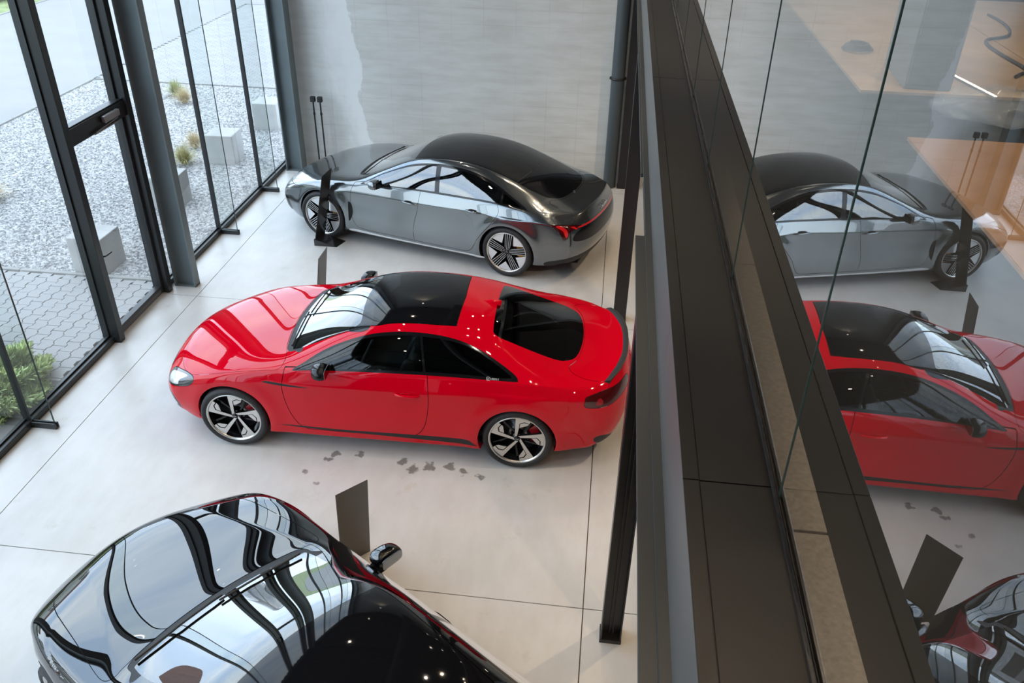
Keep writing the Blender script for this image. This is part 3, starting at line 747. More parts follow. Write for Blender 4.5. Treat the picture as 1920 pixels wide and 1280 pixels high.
def build_car(T, name, label, pose):
    L = T['L']; s_of = {}
    co, Fq, uv, pa = dense(T, T.get('level', 4))
    for xw in T['axles']:                       # swell over the wheels
        r = np.hypot(co[:, 0]-xw, co[:, 2]-T['R']-.0); k = T.get('flare', .02)*np.exp(-((r-T['Ra']-.03)/.10)**2)*(co[:, 2] < .86)*(np.abs(co[:, 1]) > .5)
        co[:, 1] += np.sign(co[:, 1])*k
    nrm = vnormals(co, Fq); s = Soup(co, Fq, uv, pa, nrm)
    root = empty(name, pose[0], pose[1], label, 'car')
    names = ['body']; info = {0: ('body', T['paint'], 0, 0)}
    def reg(nm, fn, mask, mat, seam=0.0, off=0.0, thick=0.0, only=None):
        "fn<0 becomes region nm; a recessed shut line of half width `seam` runs round it"
        mk = (lambda q: mask(q) & (q.L <= 0)) if only is None else (lambda q: mask(q) & (q.L == only))
        if seam > 0:
            s.cut(fn, mk, seam); s.cut(fn, mk, -seam)
        else: s.cut(fn, mk, 0.0)
        c = s.cen(); v = fn(c); m = mk(s); k = len(names); names.append(nm); info[k] = (nm, mat, off, thick)
        s.L[m & (v < -seam)] = k
        if seam > 0: s.L[m & (np.abs(v) <= seam)] = SEAM
        return k
    names.append('shut_line'); SEAM = 1; info[1] = ('shut_line', M_seam, -.006, 0)
    anyp = lambda q: np.ones(len(q.T), bool)
    topm = lambda q: q.P == 0
    sidem = lambda q: (q.P <= 1)
    # wheel openings
    for xw in T['axles']:
        f = lambda D, xw=xw: np.where(np.abs(D[:, 1]) > .45, np.hypot(D[:, 0]-xw, D[:, 2]-T['R'])-T['Ra'], 1.0)
        s.cut(f, anyp); v = f(s.cen()); s.L[v < 0] = -1
    arch_f = lambda D: np.minimum.reduce([np.abs(np.hypot(D[:, 0]-xw, D[:, 2]-T['R'])-T['Ra']) for xw in T['axles']])
    SX, SJ = .36, .20
    def pij(P, cl=True):
        A = smooth_poly([(p[0]*SX, p[1]*SJ)+tuple(p[2:]) for p in P])
        return lambda D: sdf(np.stack([D[:, 6]*SX, D[:, 7]*SJ], 1), A)
    def pxz(P, side=.42):
        A = smooth_poly(P); return lambda D: np.where(np.abs(D[:, 1]) > side, sdf(D[:, [0, 2]], A), 1.0)
    def pq(P):
        A = smooth_poly(P); return lambda D: sdf(np.stack([D[:, 0]+np.abs(D[:, 1]), D[:, 2]], 1), A)
    def pr(P):
        A = smooth_poly(P); return lambda D: sdf(np.stack([L-D[:, 0]+np.abs(D[:, 1]), D[:, 2]], 1), A)
    def pyz(P):
        A = smooth_poly(P); return lambda D: sdf(np.stack([np.abs(D[:, 1]), D[:, 2]], 1), A)
    mk = {'ij': pij, 'xz': pxz, 'q': pq, 'r': pr, 'yz': pyz}
    ms = {'top': topm, 'side': sidem, 'low': lambda q: q.P == 1, 'front': lambda q: (q.P == 2) | (q.cen()[:, 0] < 1.2), 'nose': lambda q: q.P == 2,
          'rear': lambda q: (q.P == 3) | (q.cen()[:, 0] > L-1.2), 'tailface': lambda q: q.P == 3, 'any': anyp}
    for r in T['regions']:
        nm, kind, P, mask, mat = r[:5]; kw = r[5] if len(r) > 5 else {}
        reg(nm, mk[kind](P), ms[mask], mat, **kw)
    # objects
    made = {}
    par_of = T.get('child_of', {})
    c = s.cen()
    order = sorted(info, key=lambda k: info[k][0] in par_of)
    for k in order:
        nm, mat, off, thick = info[k]
        base = s.L == k
        groups = [('', base)]
        if nm in T['sided']: groups = [(-1, base & (c[:, 1] < 0)), (1, base & (c[:, 1] >= 0))]
        for sd, sel in groups:
            if not sel.any(): continue
            par = root
            if nm in par_of: par = made.get((par_of[nm], sd)) or made.get((par_of[nm], '')) or root
            o = s.part(sel, nm, mat, par, off, thick)
            if par is root: o.location = (-L/2, 0, 0)
            made[(nm, sd)] = o
            if nm == 'shut_line': tag(o, kind='stuff')
    body = made[('body', '')]
    # wheel wells: turned-in lip plus a dark liner
    T3 = s.T[s.L >= 0]; E = np.concatenate([T3[:, [0, 1]], T3[:, [1, 2]], T3[:, [2, 0]]]); kk = np.sort(E, 1)
    _, i0, cn = np.unique(kk, axis=0, return_index=True, return_counts=True); B = E[i0[cn == 1]]; af = arch_f(s.D)
    B = B[(af[B[:, 0]] < 2e-3) & (af[B[:, 1]] < 2e-3)]
    V, F = [], []
    for a, b in B:
        n = len(V)
        for q in (a, b):
            p = s.D[q, :3]; sg = math.copysign(1, p[1]); V += [tuple(p), (p[0], p[1]-sg*.05, p[2])]
        F.append((n, n+1, n+3, n+2))
    lip = mesh('arch_lip', V, F, T['paint'], body)
    for xw in T['axles']:
        for sg in (-1, 1):
            ln = MB(); n0 = 26; r = T['Ra']+.012; V = []
            for k in range(n0+1):
                a = -.28*PI+1.56*PI*k/n0 - PI*0
                ang = -.06*PI+1.12*PI*k/n0
                for yy in (sg*.84, sg*.50): V.append((xw+r*math.cos(ang), yy, T['R']+r*math.sin(ang)))
            ln.add(V, [(2*k, 2*k+1, 2*k+3, 2*k+2) for k in range(n0)], True)
            ln.add([(xw-r, sg*.5, .12), (xw+r, sg*.5, .12), (xw+r, sg*.5, .8), (xw-r, sg*.5, .8)], [(0, 1, 2, 3)]); ln.build('wheel_liner', M_seam, body)
    ub = MB(); hw = T['hw']
    ub.prism([(.35, -.55), (.8, -.62), (1.3, -hw+.12), (L-1.6, -hw+.12), (L-.6, -.6), (L-.3, -.5), (L-.3, .5), (L-.6, .6), (L-1.6, hw-.12), (1.3, hw-.12), (.8, .62), (.35, .55)], 'z', .17, .20)
    # cut clearance for the wheels is given by the narrow ends of the pan
    for xw in T['axles']: pass
    u = ub.build('underbody', M_seam, root); u.location = (-L/2, 0, 0)
    # wheels
    wm = wheel_meshes(T['wheel'], T['R'], T['rr'], T['tw'])
    for xi, xw in enumerate(T['axles']):
        for sg in (-1, 1):
            put_wheel(wm, T['wheel'], root, (xw-L/2, sg*(T['wy'][xi]-T['tw']/2), T['R']), sg, T['spin'][xi])
    # cabin
    cb = MB(); x0, x1 = T['cabin']
    cb.box(x0, x1, -hw+.18, hw-.18, .24, .30); cb.box(x0-.06, x0, -hw+.18, hw-.18, .24, .84); cb.box(x1, x1+.04, -.62, .62, .24, .90)
    f = cb.build('cabin_floor', M_head, root); f.location = (-L/2, 0, 0)
    d = MB(); d.ell((x0+.18, 0, .80), (.30, hw-.22, .115), 5); d.ell((x0+.40, T['drv']*.38, .83), (.10, .20, .06), 3)
    dd = d.build('dashboard', M_head, root); dd.location = (-L/2, 0, 0)
    sc = MB(); sc.box(x0+.40, x0+.42, -.14, .14, .86, .96, .004); sc.build('screen', M_gloss, dd)
    cs = MB(); cs.box(x0+.30, x1-.9, -.12, .12, .30, .58, .04); o = cs.build('centre_console', M_head, root); o.location = (-L/2, 0, 0)
    sw = MB(); Rm = Matrix.Translation((x0+.62, T['drv']*.38, .80)) @ Matrix.Rotation(-1.15, 4, 'Y')
    P = [Rm @ Vector((.18*math.cos(t*PI/16), .18*math.sin(t*PI/16), 0)) for t in range(33)]
    sw.tube(P, .016, 8, caps=False); sw.ell((0, 0, 0), (.06, .07, .025), 3, M=Rm)
    for a in (0, PI, -PI/2): sw.tube([Rm @ Vector((.05*math.sin(a+PI/2)*0, .05*math.cos(a), 0)), Rm @ Vector((-.17*math.sin(a) if a == -PI/2 else 0, .17*math.cos(a), 0))], .012, 6)
    o = sw.build('steering_wheel', M_head, root); o.location = (-L/2, 0, 0)
    for y in (-.38, .38):
        for xx, mm in ((T['seats'][0], M_seat), (T['seats'][1], M_seat)):
            o = seat(root, xx, y, mm); o.location = (-L/2, 0, 0)
    # door mirrors
    mx, my, mz = T['mirror']
    for sg in (-1, 1):
        b = MB(); b.ell((mx, sg*my, mz), (.078, .105, .058), 2.8, 28, 18)
        V = [list(v) for v in b.V]
        for v in V:                      # flatter back, sharper outer tip, forward taper
            if v[0] > mx+.045: v[0] = mx+.045+(v[0]-mx-.045)*.25
            t = (sg*v[1]-my)/.115; v[2] += -.010*t*t; v[0] += .018*t
            q = max(0, (mx-v[0])/.085); v[2] = mz+(v[2]-mz)*(1-.22*q)
        b.V = [tuple(v) for v in V]
        dpar = made.get(('door', sg)) or made.get(('front_door', sg)) or body
        o = b.build('door_mirror', T['mirror_mat'], dpar if False else root); o.location = (-L/2, 0, 0)
        st = MB(); st.prism([(mx-.05, mz-.075), (mx+.05, mz-.075), (mx+.03, mz-.035), (mx-.04, mz-.035)], 'y', sg*(my-.21) if sg > 0 else sg*(my-.04), sg*(my-.04) if sg > 0 else sg*(my-.21))
        st.build('mirror_arm', M_gloss, o)
        g = MB(); g.ell((mx+.068, sg*my, mz), (.004, .092, .048), 4, 24, 12); g.build('mirror_glass', M_mirror, o)
    # door handles on the surface
    for hx, hz, who in T['handles']:
        for sg in (-1, 1):
            D = s.D; sel = (np.sign(D[:, 1]) == sg) & (np.abs(D[:, 0]-hx) < .06) & (np.abs(D[:, 2]-hz) < .03) & (np.abs(D[:, 1]) > .6)
            y = np.abs(D[sel, 1]).mean() if sel.any() else hw-.04
            par = made.get((who, sg), body)
            b = MB(); P = [(hx-.115, sg*(y-.004), hz+.004), (hx-.10, sg*(y+.014), hz+.004), (hx-.05, sg*(y+.026), hz+.003), (hx+.05, sg*(y+.026), hz), (hx+.10, sg*(y+.016), hz-.002), (hx+.118, sg*(y-.004), hz-.003)]
            b.tube(P, [.008, .013, .014, .014, .013, .008], 10)
            h = b.build('door_handle', T.get('handle_mat', T['paint']), par)
            cup = MB(); cup.ell((hx-.01, sg*(y-.004), hz+.002), (.075, .007, .027), 2.3); cup.build('handle_recess', M_seam if T['paint'] is not M_red else M_red, par)
    return root, s, made, L

def ring_badge(parent, c, ux, uz, R, r, mat, name='ring_emblem', step=1.42):
    "four interlocked rings in the plane (ux, uz)"
    b = MB(); ux = Vector(ux).normalized(); uz = Vector(uz).normalized(); c = Vector(c)
    for q in range(4):
        o = c+ux*((q-1.5)*R*step); b.tube([o+ux*R*math.cos(t*PI/10)+uz*R*math.sin(t*PI/10) for t in range(21)], r, 6, caps=False)
    return b.build(name, mat, parent)
def creases(front_belt=.25, belt=.55, rail=.25, cowl=.35, tail=.55, hood=.18, char=.35, n_cowl=4, n_head=7, n_rg=10, n_rb=12):
    def f(N):
        out = []
        for i in range(N-1):
            out.append((('t', i, 2), ('t', i+1, 2), hood if i < n_cowl else (rail if i < n_rb else hood)))
            out.append((('t', i, 4), ('t', i+1, 4), belt if n_cowl <= i < n_rb else front_belt))
            out.append((('s', i, 1), ('s', i+1, 1), char))
            out.append((('s', i, 4), ('s', i+1, 4), .5))
        for j in range(4):
            out.append((('t', n_cowl, j), ('t', n_cowl, j+1), cowl if j < 2 else .1))
            out.append((('t', n_rb, j), ('t', n_rb, j+1), cowl*.7 if j < 2 else 0))
            out.append((('t', N-1, j), ('t', N-1, j+1), tail))
        return out
    return f

# ---------------------------------------------------------------- red coupe
RS = dict(L=4.72, hw=.93, R=.337, rr=.268, Ra=.372, tw=.275, axles=(.87, 3.636), wy=(.915, .915), paint=M_red, wheel='blade', spin=(.0, .06),
    flare=.018, cabin=(1.45, 3.40), seats=(2.18, 2.95), drv=-1, mirror=(1.80, .93, .985), mirror_mat=M_gloss,
    handles=[(2.60, .77, 'door')], level=4,
    st=[(.09, .70, .20, .50, .69, .36, .79, .665),
        (.29, .785, .37, .57, .765, .56, .845, .745),
        (.68, .870, .72, .61, .850, .82, .868, .835),
        (1.05, .935, 1.08, .655, .915, 1.12, .872, .885),
        (1.34, .980, 1.42, .70, .960, 1.43, .862, .915),
        (1.54, 1.075, 1.66, .675, 1.045, 1.66, .86, .925),
        (1.84, 1.225, 1.94, .63, 1.180, 1.96, .86, .935),
        (2.14, 1.335, 2.24, .590, 1.285, 2.26, .86, .942),
        (2.52, 1.382, 2.58, .575, 1.325, 2.60, .86, .950),
        (2.95, 1.370, 2.96, .57, 1.312, 2.98, .862, .960),
        (3.32, 1.310, 3.32, .575, 1.248, 3.35, .87, .972),
        (3.70, 1.175, 3.68, .595, 1.107, 3.70, .877, .974),
        (4.12, 1.025, 4.02, .645, .990, 4.03, .865, .958),
        (4.36, .975, 4.30, .645, .955, 4.26, .825, .925),
        (4.60, .980, 4.53, .58, .955, 4.38, .745, .895)],
    side=[(pch([(.3, .80), (.62, .865), (.9, .89), (1.6, .90), (2.4, .905), (3.1, .91), (3.65, .925), (4.1, .91), (4.5, .81)]), pch([(.3, .60), (.62, .70), (.9, .765), (1.5, .785), (2.6, .80), (3.6, .835), (4.1, .84), (4.5, .82)])),
          (pch([(.3, .79), (.62, .875), (.9, .90), (1.6, .90), (2.4, .905), (3.1, .91), (3.65, .935), (4.1, .915), (4.5, .83)]), pch([(.3, .50), (1.5, .60), (3.6, .62), (4.5, .66)])),
          (pch([(.3, .78), (.62, .875), (.9, .90), (1.6, .925), (2.4, .93), (3.1, .93), (3.65, .93), (4.1, .905), (4.5, .83)]), pch([(.3, .38), (1.5, .36), (3.6, .38), (4.5, .46)])),
          (pch([(.3, .74), (.62, .84), (.9, .87), (1.6, .905), (2.4, .905), (3.1, .905), (3.65, .89), (4.1, .86), (4.5, .78)]), pch([(.3, .22), (1.5, .205), (3.6, .205), (4.5, .27)])),
          (pch([(.3, .60), (.9, .74), (1.6, .77), (3.1, .77), (4.1, .74), (4.5, .62)]), pch([(.3, .18), (1.5, .18), (3.6, .18), (4.5, .24)]))],
    nose_side=[.28, .25, .25, .27, .36], nose=[(.035, .60), (-.015, .47), (-.01, .34), (.01, .21), (.10, .18)],
    tail_side=[4.40, 4.44, 4.45, 4.40, 4.30], tail=[(4.69, .86), (4.72, .70), (4.715, .46), (4.62, .27), (4.5, .24)],
    crease=creases(char=.75),
    sided={'door', 'front_window', 'rear_window', 'window_trim', 'headlamp', 'tail_lamp', 'tail_lamp_glow', 'side_skirt', 'fender_blade', 'bumper_vent', 'vent_insert', 'headlamp_inner'},
    child_of={'front_window': 'door', 'headlamp_inner': 'headlamp', 'tail_lamp_glow': 'tail_lamp', 'vent_insert': 'bumper_vent'},
    regions=[
        ('screen_frit', 'ij', [(6.66, -1, 0), (6.64, 1.2), (6.50, 1.62), (6.2, 1.80), (6.93, 1.80), (6.93, -1, 0)], 'top', M_gloss),
        ('windscreen', 'ij', [(4.10, -1, 0), (4.10, 1.0), (4.14, 1.62), (4.35, 1.74), (5.5, 1.76), (6.7, 1.78), (6.93, 1.6), (6.93, -1, 0)], 'top', M_wind),
        ('cowl', 'ij', [(3.88, -1, 0), (3.90, 1.2), (4.0, 1.78), (4.25, 1.84), (4.60, 1.82), (4.60, -1, 0)], 'top', M_matb, {'off': -.002}),
        ('roof_glass', 'ij', [(6.93, -1, 0), (6.93, 1.2), (6.95, 1.80), (7.6, 1.80), (8.6, 1.80), (9.15, 1.72, 0), (9.25, -1, 0)], 'top', M_roofg, {'seam': .003}),
        ('rear_screen', 'ij', [(10.02, -1, 0), (10.06, 1.2), (10.16, 1.66), (10.6, 1.74), (11.5, 1.70), (12.0, 1.55), (12.32, 1.0), (12.38, -1, 0)], 'top', M_dark),
        ('front_window', 'ij', [(4.62, 3.72), (5.1, 2.88), (5.55, 2.50), (6.4, 2.36), (7.4, 2.33), (8.28, 2.34, 0), (8.40, 3.76, 0), (6.6, 3.77)], 'top', M_side),
        ('rear_window', 'ij', [(8.46, 3.76, 0), (8.34, 2.35, 0), (9.0, 2.40), (9.6, 2.58), (10.1, 2.95), (10.5, 3.40), (10.62, 3.66), (10.4, 3.76), (9.6, 3.76)], 'top', M_dark),
        ('window_trim', 'ij', [(4.35, 3.88), (4.95, 2.80), (5.5, 2.36), (6.4, 2.22), (7.6, 2.18), (8.8, 2.24), (9.6, 2.44), (10.2, 2.84), (10.65, 3.34), (10.8, 3.78), (10.5, 3.92), (8.0, 3.90), (5.2, 3.90)], 'top', M_gloss),
        ('headlamp_inner', 'q', [(.77, .595), (.80, .64), (.98, .675), (1.14, .70, 0), (1.18, .70, 0), (1.08, .65, 0), (1.10, .61, 0), (.98, .585), (.86, .572)], 'front', M_lamp),
        ('headlamp', 'q', [(.72, .585), (.76, .655), (.95, .69), (1.14, .715), (1.30, .722), (1.34, .69), (1.28, .635), (1.14, .595), (.95, .565), (.80, .55)], 'front', M_lampd, {'seam': .002}),
        ('grille', 'yz', [(0, .645, 0), (.40, .645), (.48, .58), (.42, .36), (.36, .30), (0, .30, 0), (-1, .30, 0), (-1, .655, 0)], 'nose', M_matb),
        ('vent_insert', 'q', [(.86, .45), (.94, .42), (.985, .34), (.93, .32), (.87, .38)], 'front', M_silverw),
        ('bumper_vent', 'q', [(.80, .50), (.95, .465), (1.01, .40), (1.03, .315), (.92, .285), (.83, .36)], 'front', M_gloss),
        ('hood', 'ij', [(.35, -1, 0), (.35, 1.5), (.32, 2.6), (.5, 3.35), (.9, 3.70), (2.0, 3.86), (3.5, 3.86), (3.88, 3.6), (3.99, 2.6), (3.97, 1.9), (3.87, 1.2), (3.85, -1, 0)], 'top', M_red, {'seam': .003}),
        ('tail_lamp_glow', 'r', [(1.20, .825), (1.22, .785), (1.15, .775), (1.12, .80), (1.14, .835)], 'rear', M_calr),
        ('tail_lamp', 'r', [(.50, .80), (.52, .865), (.80, .885), (1.06, .882), (1.29, .868), (1.35, .835), (1.33, .765), (1.10, .752), (.80, .775)], 'rear', M_tail, {'seam': .002}),
        ('trunk_lid', 'ij', [(12.42, -1, 0), (12.38, 1.1), (12.2, 1.9), (12.9, 2.6), (14.1, 3.0), (15.2, 3.05), (15.3, -1, 0)], 'any', M_red, {'seam': .003}),
        ('fender_blade', 'xz', [(1.22, .785), (1.40, .762), (1.62, .756), (1.64, .764), (1.46, .782), (1.26, .800)], 'low', M_matb),
        ('side_skirt', 'xz', [(1.30, .318, 0), (1.6, .295), (2.6, .27), (3.26, .248, 0), (3.18, .318, 0), (2.72, .322), (2.0, .312), (1.6, .318)], 'low', M_matb),
        ('door', 'xz', [(1.43, .93, 0), (1.40, .70), (1.46, .45), (1.58, .30), (1.80, .285), (2.4, .285), (2.62, .295), (2.75, .42), (2.80, .70), (2.79, 1.0, 0), (2.2, 1.02, 0)], 'side', M_red, {'seam': .003}),
        ('rear_diffuser', 'r', [(-.1, .33, 0), (.3, .34), (.7, .33), (1.10, .42), (1.20, .36), (1.0, .25), (.5, .1), (-.1, .1, 0)], 'rear', M_matb),
    ])
def place(fx, fy, rz, L, xf, yw):
    "pose of the car's centre so that its left front hub face stands at (fx, fy)"
    lx, ly = xf-L/2, -yw
    return ((fx-(lx*math.cos(rz)-ly*math.sin(rz)), fy-(lx*math.sin(rz)+ly*math.cos(rz)), 0), rz)
red, sR, mR, _ = build_car(RS, 'coupe_car', 'glossy red two-door coupe in the middle with a black roof panel', place(-3.383, 6.124, .0165, RS['L'], .87, .915))
def extra(name, mb, mat, root, L, parent=None):
    o = mb.build(name, mat, parent or root)
    if parent is None: o.location = (-L/2, 0, 0)
    return o
# boot lip spoiler, aerial fin, wipers, badges
def on_top(s, x, y):
    D = s.D; d = np.hypot(D[:, 0]-x, D[:, 1]-y)+(D[:, 2] < .6)*9; return float(D[np.argmin(d), 2])
sp = MB(); P = []
for k in range(13):
    t = -1+k/6; y = .68*t; x = 4.605-.17*abs(t)**2.6; P.append((x, y, on_top(sR, x-.01, y)+.006))
V, F = [], []
for x, y, z in P: V += [(x-.035, y, z-.008), (x+.0, y, z+.010), (x+.035, y, z+.014), (x+.025, y, z-.03)]
for k in range(12): F += [(4*k+q, 4*k+(q+1) % 4, 4*k+4+(q+1) % 4, 4*k+4+q) for q in range(4)]
F += [(3, 2, 1, 0), (48, 49, 50, 51)]
sp.add(V, F); extra('spoiler', sp, M_matb, red, RS['L'])
def fin(s, x, root, L, mat):
    z = on_top(s, x, 0); m = MB(); V = []
    for k in range(7):
        t = k/6; xx = x-.09+.18*t; h = .055*math.sin(min(1, t*1.15)*PI/2)**1.4; w = .028*(1-.45*abs(2*t-1))
        zz = on_top(s, xx, 0)-.004
        V += [(xx, -w, zz), (xx+.01*t, -.006, zz+h), (xx+.01*t, .006, zz+h), (xx, w, zz)]
    F = [(4*k+q, 4*k+q+1, 4*k+5+q, 4*k+4+q) for k in range(6) for q in range(3)]+[(24, 25, 26, 27)]
    m.add(V, F, True); return extra('aerial_fin', m, mat, root, L)
fin(sR, 3.28, red, RS['L'], M_red)
def wipers(s, root, L, pts):
    for a, b in pts:
        m = MB(); P = []
        for k in range(9):
            t = k/8; x = a[0]+(b[0]-a[0])*t; y = a[1]+(b[1]-a[1])*t; P.append((x, y, on_top(s, x, y)+.022))
        m.tube(P, .008, 6); extra('wiper', m, M_matb, root, L)
wipers(sR, red, RS['L'], [((1.42, -.56), (1.40, .04)), ((1.44, .0), (1.46, .56))])
ring_badge(red, (4.722-RS['L']/2, 0, .78), (0, 1, 0), (.1, 0, 1), .045, .006, M_gloss)

# sticker on the rear side glass
def surf_pt(s, x, z, sg, dy=.0):
    D = s.D; d = np.hypot(D[:, 0]-x, D[:, 2]-z)+(np.sign(D[:, 1]) != sg)*9+(np.abs(D[:, 1]) < .4)*9; k = np.argsort(d)[:12]; return float(np.abs(D[k, 1]).mean())+dy
stk = MB(); zz = .992; y0 = surf_pt(sR, 3.40, zz, -1, .004); tl = .45
def sp_(x, z): return (x, -(y0-(z-zz)*tl), z)
def ring2(cx, cz, rx, rz, e, r, n=20):
    f = lambda t: math.copysign(abs(t)**e, t); stk.tube([sp_(cx+rx*f(math.cos(2*PI*k/n)), cz+rz*f(math.sin(2*PI*k/n))) for k in range(n+1)], r, 4, caps=False)
ring2(3.355, zz, .015, .015, .5, .0016); ring2(3.355, zz, .0065, .0065, 1, .0014)
x = 3.378
for w_, kind in ((.007, 'l'), (.009, 'a'), (.008, 'n'), (.008, 'a'), (.009, 'n'), (.007, 'l'), (.008, 'a')):     # a blurred handle: strokes only as legible as the photo
    stk.tube([sp_(x, zz-.008), sp_(x, zz+.008)], .0013, 4)
    if kind != 'l': stk.tube([sp_(x, zz+.007), sp_(x+w_*.7, zz+.007)], .0012, 4); stk.tube([sp_(x+w_*.7, zz+.008), sp_(x+w_*.7, zz-.008)], .0013, 4)
    x += w_+.003
o = stk.build('window_sticker', pbr('sticker_white', (.75, .75, .75), .5), mR[('rear_window', -1)])

